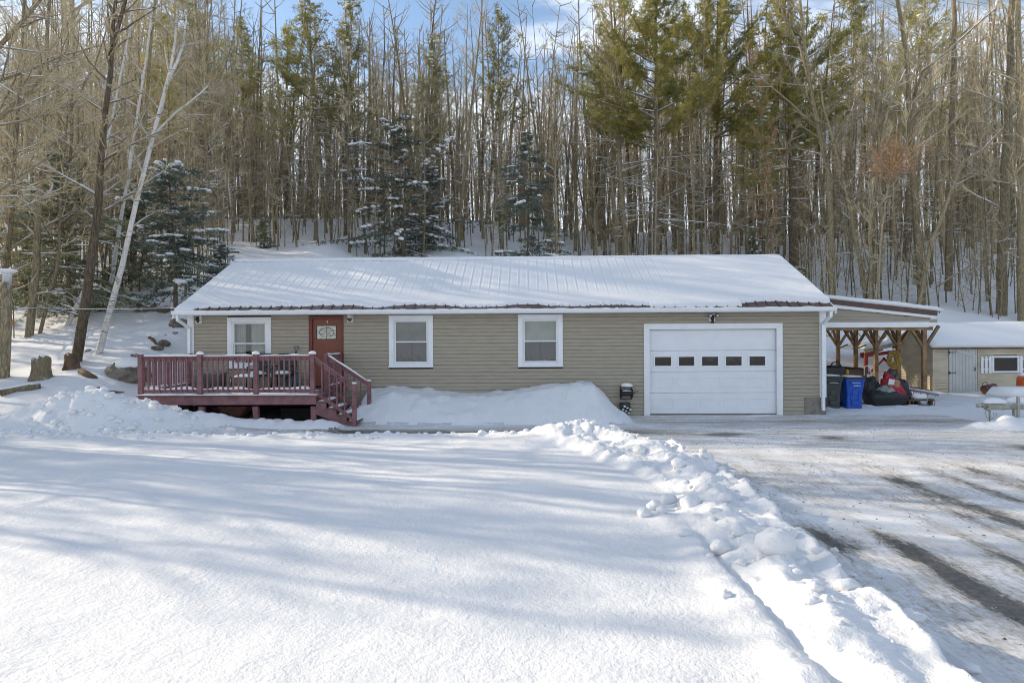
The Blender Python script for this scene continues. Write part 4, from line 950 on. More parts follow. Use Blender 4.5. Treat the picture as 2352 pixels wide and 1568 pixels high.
mb.build('door_leaf', M['door_grey'], sd, bevel=.004)
mb = MB(); mb.bar((x0 + .3, SY0 - .04, z1 - .12), (x1 - .08, SY0 - .04, z1 - .34), .012, .1); mb.build('brace', M['door_grey'], sd)
for t in (.1, .5, .92):
    z = z1 + (z0 - z1) * t; mb = MB(); mb.box(x0 + .0, x0 + .05, SY0 - .045, SY0 - .031, z - .05, z + .05); mb.bar((x0 + .05, SY0 - .038, z), (x0 + .26, SY0 - .038, z), .012, .025); mb.build('hinge', M['black_metal'], sd)
mb = MB(); mb.tube([(x1 - .13, SY0 - .03, z0 + 1.16), (x1 - .11, SY0 - .08, z0 + 1.10), (x1 - .13, SY0 - .03, z0 + 1.02)], .014, 6); mb.build('handle', M['black_metal'], sd, True)
sw = bpy.data.objects.new('shed_window', None); C.objects.link(sw); sw.parent = sh
x0, x1, z0, z1 = SWI; mb = MB(); rect_frame(mb, x0 - .06, x1 + .06, z0 - .05, z1 + .05, .07, SY0 - .05, SY0 + .02); mb.build('frame', M['white'], sw)
mb = MB(); mb.add([(x0, SY0, z0), (x1, SY0, z0), (x1, SY0, z1), (x0, SY0, z1)], [(0, 1, 2, 3)]); mb.build('pane', M['glass_dark'], sw)
for s in (-1, 1):
    mb = MB()
    for k in range(3):
        c = (x0 - .13 - .15 * k) if s < 0 else (x1 + .13 + .15 * k)
        if k == 2 and s < 0: pass
        top = z1 + .02 - .03 * (k % 2) - (.04 if k == 2 else 0); mb.prism([(c - .045, z0 - .06), (c + .045, z0 - .06), (c + .045, top), (c, top + .05), (c - .045, top)], SY0 - .05, SY0 - .03, 'y')
    c0, c1 = (x0 - .48, x0 - .09) if s < 0 else (x1 + .09, x1 + .48)
    for z in (z0 + .06, z1 - .1): mb.box(c0, c1, SY0 - .029, SY0 - .02, z, z + .06)
    mb.build('shutter', M['white'], sw)
# red lean-to beyond the shed's left end
LT = thing('red_shelter', (14.6, 29.5, 0), 'red painted timber shelter with snowy roof beyond the left end of shed', 'shelter')
LY = 29.0
a = at(1985, 812, LY); b = at(2062, 796, LY); gl = gz(a.x, LY)
mb = MB(); mb.bar((a.x, LY, a.z + .09), (b.x + .5, LY, b.z + .22), .06, .14); mb.build('fascia', M['siding_shed'], LT)
mb = MB(); mb.bar((a.x, LY - .05, a.z - .09), (b.x + .5, LY - .05, b.z - .12), .06, .14); mb.bar((a.x + .9, LY + 2.2, a.z - .09), (b.x + .5, LY + 2.2, b.z - .12), .06, .14); mb.build('beam', M['red_paint'], LT)
for (u, yy) in ((1989, 0), (2005, 2.2)):
    q = at(u, 812, LY + yy) if yy == 0 else Vector((a.x + 1.0, LY + yy, a.z)); mb = MB(); mb.box(q.x - .06, q.x + .06, LY + yy - .06, LY + yy + .06, gz(q.x, LY + yy) - .2, a.z - .1); mb.build('post', M['red_paint'], LT)
c = at(2045, 818, LY); 
mb = MB(); mb.bar((a.x + .1, LY, a.z - .95), (a.x + .85, LY, a.z - .18), .07, .07, up=(0, 1, 0)); mb.bar((b.x - .6, LY, a.z - .2), (b.x, LY, a.z - .8), .07, .07, up=(0, 1, 0)); mb.bar((b.x + .1, LY, a.z - .95), (b.x - .1, LY, a.z + .1), .07, .07, up=(0, 1, 0)); mb.bar((b.x - .3, LY + 1, a.z - .85), (b.x + .4, LY + 1, a.z - 1.1), .07, .07, up=(0, 1, 0)); mb.build('brace', M['red_paint'], LT)
mb = MB(); mb.bar((b.x + .2, LY, .2 + gl), (b.x + .2, LY, b.z + .35), .5, .10, up=(0, 1, 0)); mb.build('red_wall', M['red_paint'], LT)
mb = MB(); rings = []
for i, t in enumerate(np.linspace(0, 1, 30)):
    x = a.x - .08 + (b.x + .6 - a.x) * t; z = a.z + .16 + (b.z + .13 - a.z) * t; h = .16 * min(1, .4 + i / 3) * (1 + .3 * math.sin(i * .7)) + .22 * ss(.6, 1, t)
    rings.append([(x, LY - .1, z), (x, LY - .14, z + h * .6), (x, LY, z + h), (x, LY + 2.3, z + h), (x, LY + 2.4, z)])
mb.loft(rings); mb.build('snow', M['snow_soft'], LT, True)

# orange barrel, chimenea, trailer on the right
p = at(2352, 905, 24.5); zb = gz(p.x, 24.5)
o = thing('orange_barrel', (p.x, 24.5, zb), 'orange plastic barrel with snow cap at the right side of the shed window', 'barrel')
rs = []
for z, r in ((0, .27), (.05, .30), (.5, .31), (.9, .30), (.98, .25), (1.02, .18)): rs.append([(p.x + r * math.cos(t), 24.5 + r * math.sin(t), zb + z) for t in np.linspace(0, 2 * math.pi, 25)[:-1]])
mb = MB(); mb.loft(rs); mb.build('drum', M['orange'], o, True)
mb = MB(); mb.blob((p.x, 24.5, zb + 1.0), .25, .25, .17, 4, 16, 8, .1, flat=0); mb.build('snow', M['snow_cap'], o, True)
o.scale = (1, 1, max(.4, (at(2352, 857, 24.5).z - zb) / 1.14)); o.location.x += .10
p = at(2273, 893, 24.8); zb = gz(p.x, 24.8)
o = thing('watering_can', (p.x, 24.8, zb), 'rusty brown metal can tipped over on a stand in front of the shed', 'can')
mb = MB(); mb.tube([(p.x - .22, 24.75, p.z - .04), (p.x + .22, 24.85, p.z + .05)], [.17, .15], 18); mb.tube([(p.x - .05, 24.8, p.z + .1), (p.x - .1, 24.8, p.z + .26), (p.x - .28, 24.78, p.z + .2), (p.x - .24, 24.78, p.z + .08)], .012, 5); mb.build('can_body', M['terracotta'], o, True)
mb = MB(); [mb.bar((p.x + s, 24.8 + t, zb), (p.x + s * .7, 24.8, p.z - .12), .03, .03) for s, t in ((-.22, -.1), (.22, -.1), (0, .2))]; mb.bar((p.x - .2, 24.8, p.z - .14), (p.x + .5, 24.8, p.z - .10), .25, .03); mb.build('stand', M['old_wood'], o)
mb = MB(); mb.blob((p.x + .0, 24.3, zb + .1), .34, .25, .26, 6, 14, 8, .3, flat=0); o = mb.build('snowy_planter', M['snow_cap'], None, True); tag(o, 'snow covered garden pot in front of the shed wall', 'planter')
mb = MB(); mb.blob((p.x - .1, 24.12, zb + .0), .3, .15, .22, 7, 14, 8, .3); pt = mb.build('pot', M['black'], o, True)

TY = 17.9; gt = gz(12.4, TY)
o = thing('boat_trailer', (12.6, TY, gt), 'galvanised trailer tongue with jack stand and deep snow at the right edge', 'trailer')
a = at(2256, 931, TY); b = at(2400, 937, TY)
mb = MB(); mb.bar(a, b, .10, .12); mb.build('tongue', M['galv'], o, bevel=.008)
mb = MB(); mb.bar(a + Vector((.25, .0, -.05)), b + Vector((0, .9, -.08)), .08, .10); mb.bar(a + Vector((.1, .02, -.09)), a + Vector((.55, .02, -.09)), .12, .05); mb.build('frame', M['galv'], o)
mb = MB(); mb.tube([a + Vector((-.14, 0, .0)), a + Vector((.1, 0, .03))], [.045, .06], 10); mb.blob(a + Vector((-.10, 0, -.01)), .05, .05, .05, 1, 10, 6, 0); mb.build('coupler', M['galv'], o, True)
j = at(2273, 930, TY - .1); mb = MB(); mb.tube([(j.x, TY - .1, j.z - .02), (j.x, TY - .1, gz(j.x, TY - .1) + .02)], [.03, .018], 8); mb.tube([(j.x - .07, TY - .1, gz(j.x, TY - .1) + .01), (j.x + .07, TY - .1, gz(j.x, TY - .1) + .01)], .02, 6); mb.build('jack', M['galv'], o, True)
mb = MB(); mb.tube([(j.x + .0 + .12 * math.cos(t), TY - .13, j.z - .2 + .16 * math.sin(t)) for t in np.linspace(2, 5.4, 12)], .009, 5); mb.tube([(j.x + .12 + .04 * math.cos(t), TY - .13, j.z - .2 + .07 * math.sin(t)) for t in np.linspace(3, 6.3, 9)], .009, 5); mb.tube([(j.x - .06, TY - .18, j.z - .1), (j.x - .06, TY - .12, j.z - .1)], .05, 10); mb.build('safety_chain', M['galv'], o, True)
s = at(2338, 930, TY - .15); mb = MB(); mb.box(s.x - .03, s.x + .03, TY - .19, TY - .13, gz(s.x, TY) - .02, s.z + .22); mb.build('side_jack', M['galv'], o)
mb = MB(); c = at(2285, 925, TY); mb.blob((c.x, TY, a.z + .06), .32, .16, .14, 8, 16, 8, .1, flat=0); c = at(2340, 925, TY); mb.blob((c.x + .05, TY + .1, a.z + .06), .32, .2, .16, 9, 16, 8, .1, flat=0); mb.build('snow', M['snow_cap'], o, True)
c = at(2305, 915, 18.6); mb = MB(); mb.box(c.x, c.x + 1.6, 18.3, 19.3, c.z - .12, c.z + .03); bx = mb.build('deck_box', M['white'], o)
rings = []
mb = MB()
for i, t in enumerate(np.linspace(0, 1, 24)):
    x = c.x - .02 + 1.64 * t; h = .26 * min(1, .45 + i / 3, ); rings.append([(x, 18.28, c.z + .03), (x, 18.25, c.z + .03 + h * .6), (x, 18.34, c.z + .03 + h), (x, 19.2, c.z + .03 + h), (x, 19.33, c.z + .03)])
mb.loft(rings); mb.build('snow', M['snow_soft'], bx, True)
for xx in (c.x + .2, c.x + 1.3):
    mb = MB(); mb.tube([(xx, 18.5, gz(xx, 18.5)), (xx, 18.5, c.z - .1)], .04, 6); mb.build('leg', M['galv'], o, True)

# ------------------------------------------------------------------ rocks, stumps, logs
def rock(u, v, Y, rx, ry, rz, seed, label, snow=True, mat='rock', amp=.35, name='boulder', grp=None):
    Y = on_ground(u, v, rz * .35); p = at(u, v, Y); o = thing(name, (p.x, Y, gz(p.x, Y)), label, 'rock', grp)
    mb = MB(); mb.blob(p, rx, ry, rz, seed, 22, 14, amp); mb.build('stone', M[mat], o, False)
    if snow:
        mb = MB(); mb.blob((p.x, p.y + .08, p.z + rz * .62), rx * .85, ry * .85, rz * .55, seed + 1, 20, 10, .18); mb.build('snow', M['snow_soft'], o, True)
rock(298, 858, 21.4, .66, .5, .42, 31, 'large grey-brown boulder with snow on top left of the deck')
rock(413, 742, 24.6, .42, .35, .26, 33, 'dark rounded boulder beside the upper left corner of the house')
rock(420, 722, 25.2, .4, .3, .3, 39, 'pale boulder behind the downpipe at the left house corner', False)
rock(362, 800, 22.6, .20, .16, .09, 35, 'flat brown rock poking from the snow above the deck, lower of a pair', False, amp=.6)
rock(374, 790, 23.0, .17, .16, .11, 36, 'brown rock poking from the snow above the deck, upper of a pair', False, amp=.6)
for i, (u, v, Y, r, lab) in enumerate(((228, 893, 20.2, .10, 'small dark stone in the snow between stump and boulder'), (203, 805, 22.6, .1, 'small dark clod beside the foot of the leaning trunk'), (310, 817, 22, .12, 'dark clod in the snow above the large boulder'),
        (360, 708, 26.5, .3, 'dark rocky outcrop under the spruce left of the roof'), (330, 712, 26.2, .22, 'dark earth clod left of the spruce roots'), (102, 871, 20.8, .07, 'tiny dark stone in the snow above the stump'), (402, 765, 23.5, .1, 'small dark stone below the corner boulder'))):
    rock(u, v, Y, r, r * .8, r * .6, 40 + i, lab, False, 'bark_dark', .6, 'stone')
def gnarly(name, u, v, Y, r, h, seed, label, cat, mat='bark', capm=True):
    p = at(u, v, Y); g0 = gz(p.x, Y); o = thing(name, (p.x, Y, g0), label, cat); rgk = random.Random(seed)
    rings = []; n = 20
    for z, k in ((-.15, 1.35), (0, 1.15), (.15 * h, 1.02), (.5 * h, .92), (.85 * h, .95), (h, .9)):
        rings.append([(p.x + r * k * (1 + .16 * math.sin(3 * t + seed) + .1 * math.sin(7 * t + z * 3)) * math.cos(t), Y + r * k * math.sin(t) * (1 + .1 * math.sin(5 * t)), g0 + z + ((.10 * h * math.sin(2 * t + seed) + .12 * h * math.sin(9 * t + 2 * seed)) if z == h else 0)) for t in np.linspace(0, 2 * math.pi, n + 1)[:-1]])
    mb = MB(); mb.loft(rings); mb.build('trunk', M[mat], o, False)
    if capm: mb = MB(); mb.blob((p.x, Y, g0 + h), r * .85, r * .85, .05, seed, 14, 6, .2); mb.build('snow', M['snow_cap'], o, True)
    return o
gnarly('tree_stump', 98, 890, 20.0, .26, .58, 3, 'broad rough tree stump in the snow at the left', 'stump')
gnarly('broken_stump', 165, 850, 20.9, .20, .42, 8, 'splintered rotten stump below the leaning dark trunk', 'stump', 'old_wood')
def log(pts, rad, label, name='fallen_log', mat='bark', snow=True, cat='log'):
    P = []
    for (u, v, Y), r in zip(pts, rad): P.append(at(u, v, on_ground(u, v, r * .7)))
    o = thing(name, (P[0].x, P[0].y, gz(P[0].x, P[0].y)), label, cat)
    mb = MB(); mb.tube(P, rad, 9); mb.build('wood', M[mat], o, True)
log([(0, 905, 19.6), (35, 893, 19.7), (70, 888, 19.9), (92, 886, 20)], [.13, .10, .12, .1], 'snow capped fallen log lying left of the broad stump')
log([(186, 852, 20.5), (205, 862, 20.3), (222, 868, 20.2)], [.10, .09, .05], 'short splintered log below the rotten stump', mat='old_wood')
log([(240, 897, 19.3), (258, 899, 19.3), (288, 902, 19.3)], [.05, .06, .02], 'thin dark branch on the snow beside the mound', 'fallen_branch', 'bark_dark', cat='branch')
log([(318, 700, 27), (345, 708, 26.5), (385, 712, 26)], [.10, .13, .16], 'dark fallen trunk along the bank left of the roof', mat='bark_dark')
log([(343, 775, 23), (352, 780, 22.8), (360, 792, 22.6)], [.05, .06, .04], 'reddish broken branch in the snow below the birch', 'fallen_branch', 'old_wood', cat='branch')
log([(405, 745, 24), (380, 770, 23.6), (372, 762, 23.8)], [.012, .012, .008], 'thin curved twig sticking out of the snowy bank', 'fallen_branch', 'bark_dark', cat='branch')

# overhead wires
for k, (v0, lab) in enumerate(((700.5, 'lower snow-covered overhead wire running to the left house corner'), (669, 'upper sagging overhead wire running to the left house corner'))):
    a = at(-120, v0 - (2 if k else 0), 20.5); b = Vector((-10.1, 19.9, 3.2 - .02 * k)); pts = [a.lerp(b, t) - Vector((0, 0, .25 * 4 * t * (1 - t) * (.3 + k))) for t in np.linspace(0, 1, 40)]
    o = thing('overhead_wire', b, lab, 'wire')
    mb = MB(); mb.tube(pts, .009, 5); mb.build('cable', M['black'], o, True)
    if k == 0: mb = MB(); mb.tube([p + Vector((0, 0, .014)) for p in pts], .008, 5); mb.build('snow', M['snow_cap'], o, True)

# ------------------------------------------------------------------ snow chunks
rg = random.Random(12)
chunks = [(1785, 1248, .15, 'largest round snow boulder on the driveway side of the snow bank')]
for u, v, r, lab in ((1785, 1255, .155, 'largest round snow lump on the driveway edge of the bank'), (1655, 1240, .085, 'egg-shaped snow lump on the yard side left of the largest one'), (1480, 1175, .075, 'snow lump at the left tip of the lump row, on smooth snow'),
                     (1502, 1160, .08, 'snow lump second from the left tip of the lump row'), (1535, 1145, .09, 'tall snow lump in the middle of the lump row'), (1586, 1142, .11, 'broad snow lump at the right end of the lump row'),
                     (1520, 1168, .06, 'small snow lump below the tall one of the lump row'), (1665, 1145, .07, 'rounded snow lump nearest the icy driveway, above the big one'), (1560, 1065, .10, 'snow block on the bank near its bend'), (1470, 1030, .10, 'snow block on the crest of the bank, farthest one')):
    Yk = 2.0 * 1568 / (v + 14 - 784); p = at(u, v, Yk)
    for _ in range(3):
        Yk = (2.17 - gz(p.x, p.y)) * 1568 / (v + 10 - 784); p = at(u, v, Yk)
    g0 = gz(p.x, p.y); mb = MB(); mb.blob((p.x, p.y, g0 + r * .45), r * 1.1, r, r * .85, int(u), 24, 16, .22, freq=2.2); o = mb.build('snow_chunk', M['snow'], None, True); tag(o, lab, 'snow lump', 'loose snow lumps on the plough bank')
mb = MB()
for k in range(230):
    Yk = rg.uniform(4.2, 15.3); e = float(ridge_x(np.array([Yk]))[0]); x = e - abs(rg.gauss(.3, .42)) if rg.random() < .75 else e + rg.uniform(-.1, .35); r = rg.uniform(.012, .05) * (1 if rg.random() < .8 else 1.6)
    mb.blob((x, Yk, gz(x, Yk) + r * .2), r * rg.uniform(.8, 1.5), r, r * .7, k, 10, 7, .5)
for k in range(150):
    x = rg.uniform(-12, 1); Yk = 14.85 + rg.gauss(0, .25); r = rg.uniform(.02, .07); mb.blob((x, Yk, gz(x, Yk) + r * .2), r * 1.2, r, r * .7, k + 900, 8, 6, .3)
for k in range(130):
    x = rg.gauss(-9.8, 1.3); Yk = rg.uniform(14.9, 16.6); r = rg.uniform(.03, .10); mb.blob((x, Yk, gz(x, Yk) + r * .15), r * 1.2, r, r * .7, k + 1900, 8, 6, .3)
o = mb.build('snow_crumbs', M['snow'], None, True); tag(o, 'small crumbs of snow scattered over the ploughed banks', 'snow crumbs', None, 'stuff')

mb = MB(); rgv = random.Random(21)
oct_ = [(1, 0, 0), (0, 1, 0), (-1, 0, 0), (0, -1, 0), (0, 0, 1), (0, 0, -.3)]; gx = np.array([rgv.uniform(3.0, 11.5) for _ in range(900)]); gy = np.array([4.3 + 13 * rgv.random() ** 1.1 for _ in range(900)]); gzv = height(gx, gy)
for x, y, z in zip(gx, gy, gzv):
    if x < float(ridge_x(np.array([y]))[0]) + .15 or fbm(np.array([x * .8]), np.array([y * .5]), 44)[0] < .42: continue
    r = rgv.uniform(.007, .02); a = rgv.random() * 6.28; c_, s_ = math.cos(a), math.sin(a)
    mb.add([(x + (p[0] * c_ - p[1] * s_ * .6) * r, y + (p[0] * s_ + p[1] * c_ * .6) * r, z + .002 + p[2] * r * .7) for p in oct_], [(0, 1, 4), (1, 2, 4), (2, 3, 4), (3, 0, 4), (1, 0, 5), (2, 1, 5), (3, 2, 5), (0, 3, 5)])
o = mb.build('gravel', M['rock'], None); tag(o, 'loose gravel scattered over the icy driveway', 'gravel', None, 'stuff')
# ------------------------------------------------------------------ trees
def wander(base, d, L, n, bend, rgt, up=0.0):
    p = Vector(base); d = Vector(d).normalized(); out = [p.copy()]
    for i in range(n):
        d = (d + Vector((rgt.gauss(0, bend), rgt.gauss(0, bend), rgt.gauss(0, bend * .7) + up))).normalized(); p = p + d * (L / n); out.append(p.copy())
    return out
def perp(d, rgt):
    a = Vector((rgt.gauss(0, 1), rgt.gauss(0, 1), rgt.gauss(0, 1))); a = a - d * a.dot(d); return a.normalized()
def bare_branches(br, tw, pts, rad, rgt, n1, l1, start, asc=.9, dens=1.0, tip=True, dead=0):
    """limbs, branchlets and twigs along a trunk polyline"""
    K = len(pts) - 1
    for i in range(n1 + dead):
        t = start + (1 - start) * (i + rgt.random()) / n1 if i < n1 else rgt.uniform(.15, start)
        t = min(t, .985); f = t * K; k = int(f); p = pts[k].lerp(pts[k + 1], f - k); d = (pts[k + 1] - pts[k]).normalized(); r = rad[k] + (rad[k + 1] - rad[k]) * (f - k)
        out = perp(d, rgt)
        if i < n1: L = l1 * (1 - .55 * (t - start) / (1 - start)) * rgt.uniform(.5, 1.15); dd = (d * asc * rgt.uniform(.6, 1.3) + out).normalized(); up = .04
        else: L = l1 * rgt.uniform(.25, .55); dd = (d * rgt.uniform(-.1, .5) + out).normalized(); up = -.01
        r0 = min(r * .6, .02 + .013 * L); P = wander(p, dd, L, 5, .12, rgt, up)
        br.tube(P, [r0 * (1 - .82 * j / 5) for j in range(6)], 4, cap=False)
        n2 = int(max(3, L * 4.2 * dens)) if i < n1 else int(L * 2.5)
        for j in range(n2):
            s = rgt.uniform(.2, 1) * 4.99; kk = int(s); q = P[kk].lerp(P[kk + 1], s - kk); e = (P[kk + 1] - P[kk]).normalized()
            l2 = rgt.uniform(.35, 1.0) * L * .36; P2 = wander(q, (e + perp(e, rgt) * .8).normalized(), l2, 3, .14, rgt, .05 if i < n1 else 0)
            tw.tube(P2, [r0 * .38 + .004, r0 * .25 + .004, .007, .004], 3, cap=False)
            if i >= n1: continue
            for m in range(int(3 + 3.2 * dens)):
                s2 = rgt.uniform(.15, 1) * 2.99; k2 = int(s2); q2 = P2[k2].lerp(P2[k2 + 1], s2 - k2); e2 = (P2[k2 + 1] - P2[k2]).normalized()
                q3 = q2 + (e2 + perp(e2, rgt) * .7 + Vector((0, 0, .15))).normalized() * rgt.uniform(.18, .55)
                a = perp((q3 - q2).normalized(), rgt) * .0075; tw.add([q2 - a, q2 + a, q3], [(0, 1, 2)])
PROTO = {}
def proto_bare(key, H, r0, seed, lean=0, start=.42, n1=26, l1=2.6, dens=1.0, bark='bark', dead=8, fork=False, r_=.8):
    g = random.Random(seed); tr = MB(); br = MB(); tw = MB(); r0 *= r_
    P = wander((0, 0, -.4), (g.uniform(-lean, lean), g.uniform(-lean, lean), 1), H + .4, 12, .022, g, .02); rad = [r0 * (1.25 if i == 0 else 1) * (1 - .86 * (i / 12) ** 1.1) for i in range(13)]
    tr.tube(P, rad, 8, cap=False)
    if fork:
        k = 5; d = (P[k + 1] - P[k]).normalized(); P2 = wander(P[k], d + perp(d, g) * .28, H * .55, 7, .05, g, .03); r2 = [rad[k] * .75 * (1 - .85 * i / 7) for i in range(8)]; tr.tube(P2, r2, 7, cap=False)
        bare_branches(br, tw, P2, r2, g, n1 // 2, l1 * .9, .25, dens=dens)
    bare_branches(br, tw, P, rad, g, n1, l1, start, dens=dens, dead=dead)
    PROTO[key] = [('trunk', tr.mesh('trunk', M[bark], True)), ('crown', br.merge(tw, 1).mesh('crown', [M[bark], M['twig']]))]
def needles(mb, c, ax, n, L, w, rgt, spread=1.0, droop=0):
    for _ in range(n):
        d = (ax + Vector((rgt.gauss(0, 1), rgt.gauss(0, 1), rgt.gauss(0, 1))) * spread).normalized(); d.z -= droop
        a = perp(d, rgt) * w; l = L * rgt.uniform(.6, 1.2); o = c + Vector((rgt.gauss(0, 1), rgt.gauss(0, 1), rgt.gauss(0, .6))) * L * .35
        mb.add([o - a, o + a, o + d * l], [(0, 1, 2)])
def proto_pine(key, H, r0, seed, crown=.5, wid=2.6, dens=1.0, snow=.1, tw_=.022):
    g = random.Random(seed); tr = MB(); br = MB(); nd = MB(); sn = MB()
    P = wander((0, 0, -.4), (0, 0, 1), H + .4, 12, .015, g, .03); rad = [r0 * (1.2 if i == 0 else 1) * (1 - .9 * (i / 12) ** 1.1) for i in range(13)]; tr.tube(P, rad, 8, cap=False)
    t = .22
    while t < .985:
        k = int(t * 12); p = P[k].lerp(P[k + 1], t * 12 - k); live = t > crown; nb = g.randint(3, 5)
        for b in range(nb):
            a = g.uniform(0, 6.28); rel = max(0, (t - crown) / (1 - crown))
            L = (wid * (1 - rel) ** .6 * (.55 + .9 * float(vn(np.array([a * .8 + seed]), np.array([t * 9.]), seed)[0])) + .35) * g.uniform(.5, 1.25) if live else wid * g.uniform(.35, 1.0)
            el = (.15 + .75 * rel) if live else g.uniform(-.15, .25)
            d = Vector((math.cos(a), math.sin(a), el)); Q = wander(p, d, L, 5, .08, g, .05 if live else -.01); rr0 = .012 + .011 * L
            br.tube(Q, [rr0 * (1 - .75 * j / 5) for j in range(6)], 4, cap=False)
            for m in range(int(L * 2)):
                s = g.uniform(.2, 1) * 4.99; kk = int(s); q = Q[kk].lerp(Q[kk + 1], s - kk); e = (Q[kk + 1] - Q[kk]).normalized(); e2 = q + (e + perp(e, g)).normalized() * g.uniform(.2, .6)
                br.tube([q, e2], [.009, .005], 3, cap=False)
            if live:
                nt = int((3 + L * 7) * dens)
                for m in range(nt):
                    s = (.25 + .75 * (m + g.random()) / nt) * 4.99; kk = min(4, int(s)); q = Q[kk].lerp(Q[kk + 1], s - kk); e = (Q[kk + 1] - Q[kk]).normalized()
                    q = q + perp(e, g) * g.uniform(0, .5) * min(1, L) + Vector((0, 0, .05)); needles(nd, q, (e + Vector((0, 0, .5))).normalized(), 10, .23, tw_ * .9, g, .95)
                if g.random() < snow:
                    for m in range(3): q = Q[2 + m] + Vector((g.gauss(0, .1), g.gauss(0, .1), .08)); sn.blob(q, g.uniform(.14, .34), g.uniform(.12, .28), g.uniform(.05, .10), g.randint(0, 9999), 8, 5, .4)
        t += g.uniform(.022, .04)
    needles(nd, P[-1], Vector((0, 0, 1)), 60, .3, .02, g, .6)
    PROTO[key] = [('trunk', tr.mesh('trunk', M['bark_dark'] if seed % 2 else M['bark'], True)), ('crown', br.merge(nd, 1).mesh('crown', [M['bark'], M['pine']]))] + ([('snow', sn.mesh('snow', M['snow_cap'], True))] if sn.v else [])
def proto_spruce(key, H, r0, seed, start=.08, wid=2.0, dens=1.0, snow=.4, mat='spruce', dust=.25, gap=0.0, blob=1.0):
    g = random.Random(seed); tr = MB(); br = MB(); nd = MB(); sn = MB(); ds = MB()
    P = wander((0, 0, -.3), (0, 0, 1), H + .3, 10, .012, g, .03); rad = [r0 * (1 - .92 * i / 10) for i in range(11)]; tr.tube(P, rad, 7, cap=False)
    t = start
    while t < .985:
        k = int(t * 10); p = P[k].lerp(P[k + 1], t * 10 - k)
        for b in range(g.randint(3, 5)):
            a = g.uniform(0, 6.28); rel = (t - start) / (1 - start)
            if g.random() < gap: continue
            L = (wid * (1 - rel) ** .65 * (.75 + .35 * min(1, rel * 5)) + .15) * g.uniform(.55, 1.15) * (.12 + 1.55 * float(vn(np.array([a * .9 + seed]), np.array([t * 7.0]), seed)[0]))
            el = -.05 + .5 * rel; d = Vector((math.cos(a), math.sin(a), el + g.gauss(0, .12))); Q = wander(p, d, L, 5, .10, g, -.06); br.tube(Q, [.014 * (1 + L * .4) * (1 - .8 * j / 5) for j in range(6)], 3, cap=False)
            side = d.cross(Vector((0, 0, 1))).normalized(); nt = int((5 + L * 13) * dens)
            for m in range(nt):
                s = (.12 + .88 * (m + g.random()) / nt); f = s * 4.99; kk = min(4, int(f)); q = Q[kk].lerp(Q[kk + 1], f - kk); w = (.42 * L * (1 - s * .75) + .08)
                off = g.uniform(-1, 1) * w; e = (Q[kk + 1] - Q[kk]).normalized(); c = q + side * off + Vector((0, 0, -abs(off) * .25)); dd = (e * .8 + side * (1 if off > 0 else -1) * .8).normalized()
                needles(nd, c, dd, 8, .19, .034, g, .5, .12)
                if g.random() < dust:
                    for _ in range(3):
                        o = c + Vector((g.gauss(0, .06), g.gauss(0, .06), .035)); u = Vector((g.gauss(0, 1), g.gauss(0, 1), .1)).normalized() * .07; v = Vector((-u.y, u.x, .02)) * .5; ds.add([o - u, o + v, o + u, o - v], [(0, 1, 2, 3)])
            if g.random() < snow:
                for m in range(int(2 + L * 2)):
                    s = g.uniform(.45, 1.0) * 4.99; kk = min(4, int(s)); q = Q[kk].lerp(Q[kk + 1], s - kk) + side * g.gauss(0, .14) + Vector((0, 0, .06)); sn.blob(q, g.uniform(.08, .2) * blob, g.uniform(.08, .18) * blob, g.uniform(.035, .075) * blob, g.randint(0, 9999), 8, 5, .45)
        t += g.uniform(.018, .035) * (10 / H) ** .5
    ms = [('trunk', tr.mesh('trunk', M['bark_dark'], True)), ('crown', br.merge(nd, 1).mesh('crown', [M['bark_dark'], M[mat]]))]
    base = len(ds.v); sn.add(ds.v, ds.f)
    if sn.v: ms.append(('snow', sn.mesh('snow', M['snow_cap'])))
    PROTO[key] = ms
def proto_leafy(key, H, r0, seed, start, n1, l1, leafr, dens=1.0):
    proto_bare(key, H, r0, seed, .02, start, n1, l1, dens); g = random.Random(seed + 50)
    tw = PROTO[key][1][1]; lv = MB(); co = [v.co.copy() for v in tw.vertices]
    for _ in range(leafr):
        c = g.choice(co); u = Vector((g.gauss(0, 1), g.gauss(0, 1), g.gauss(0, 1))).normalized() * .05; v = perp(u.normalized(), g) * .03; c = c + Vector((g.gauss(0, .05), g.gauss(0, .05), g.gauss(0, .05)))
        lv.add([c - u, c + v, c + u, c - v], [(0, 1, 2, 3)])
    PROTO[key].append(('leaves', lv.mesh('leaves', M['beech'])))

specs = [(15, .13, .42, 30, 2.2), (17, .17, .45, 34, 2.6), (13, .09, .35, 26, 1.7), (16, .11, .5, 28, 2.0), (18, .19, .4, 36, 2.9), (14, .10, .45, 26, 1.8), (12, .065, .3, 24, 1.4), (16.5, .14, .38, 32, 2.3), (13, .07, .4, 24, 1.5)]
for i, (H, r, st_, n1, l1) in enumerate(specs): proto_bare('bare%d' % i, H, r, 100 + i, .05, st_, n1, l1, 1.0, 'bark_sun' if i % 3 == 1 else 'bark', 18, i in (1, 4, 7))
proto_bare('oak0', 19, .24, 201, .05, .35, 30, 4.2, 1.2, 'bark_sun', 5, True)
for i, (H, r, cr, w) in enumerate(((21, .17, .50, 3.0), (19, .15, .42, 2.8), (22, .2, .48, 3.8), (17, .12, .40, 2.4))): proto_pine('pine%d' % i, H, r, 300 + i, cr, w, 1.15, .15, .026)
proto_pine('pinebig', 23, .28, 311, .44, 6.0, 2.3, .32, .032)
proto_spruce('spruce_center', 11, .17, 401, .06, 6.4, .62, .50, 'spruce', .5, .30, 1.5)
proto_spruce('spruce_left', 9.5, .15, 402, .18, 4.3, .75, .45, 'spruce', .42, .2, 1.4)
proto_spruce('hemlock_left', 9.5, .12, 403, .10, 4.0, .8, .25, 'hemlock', .55, .15, .9)
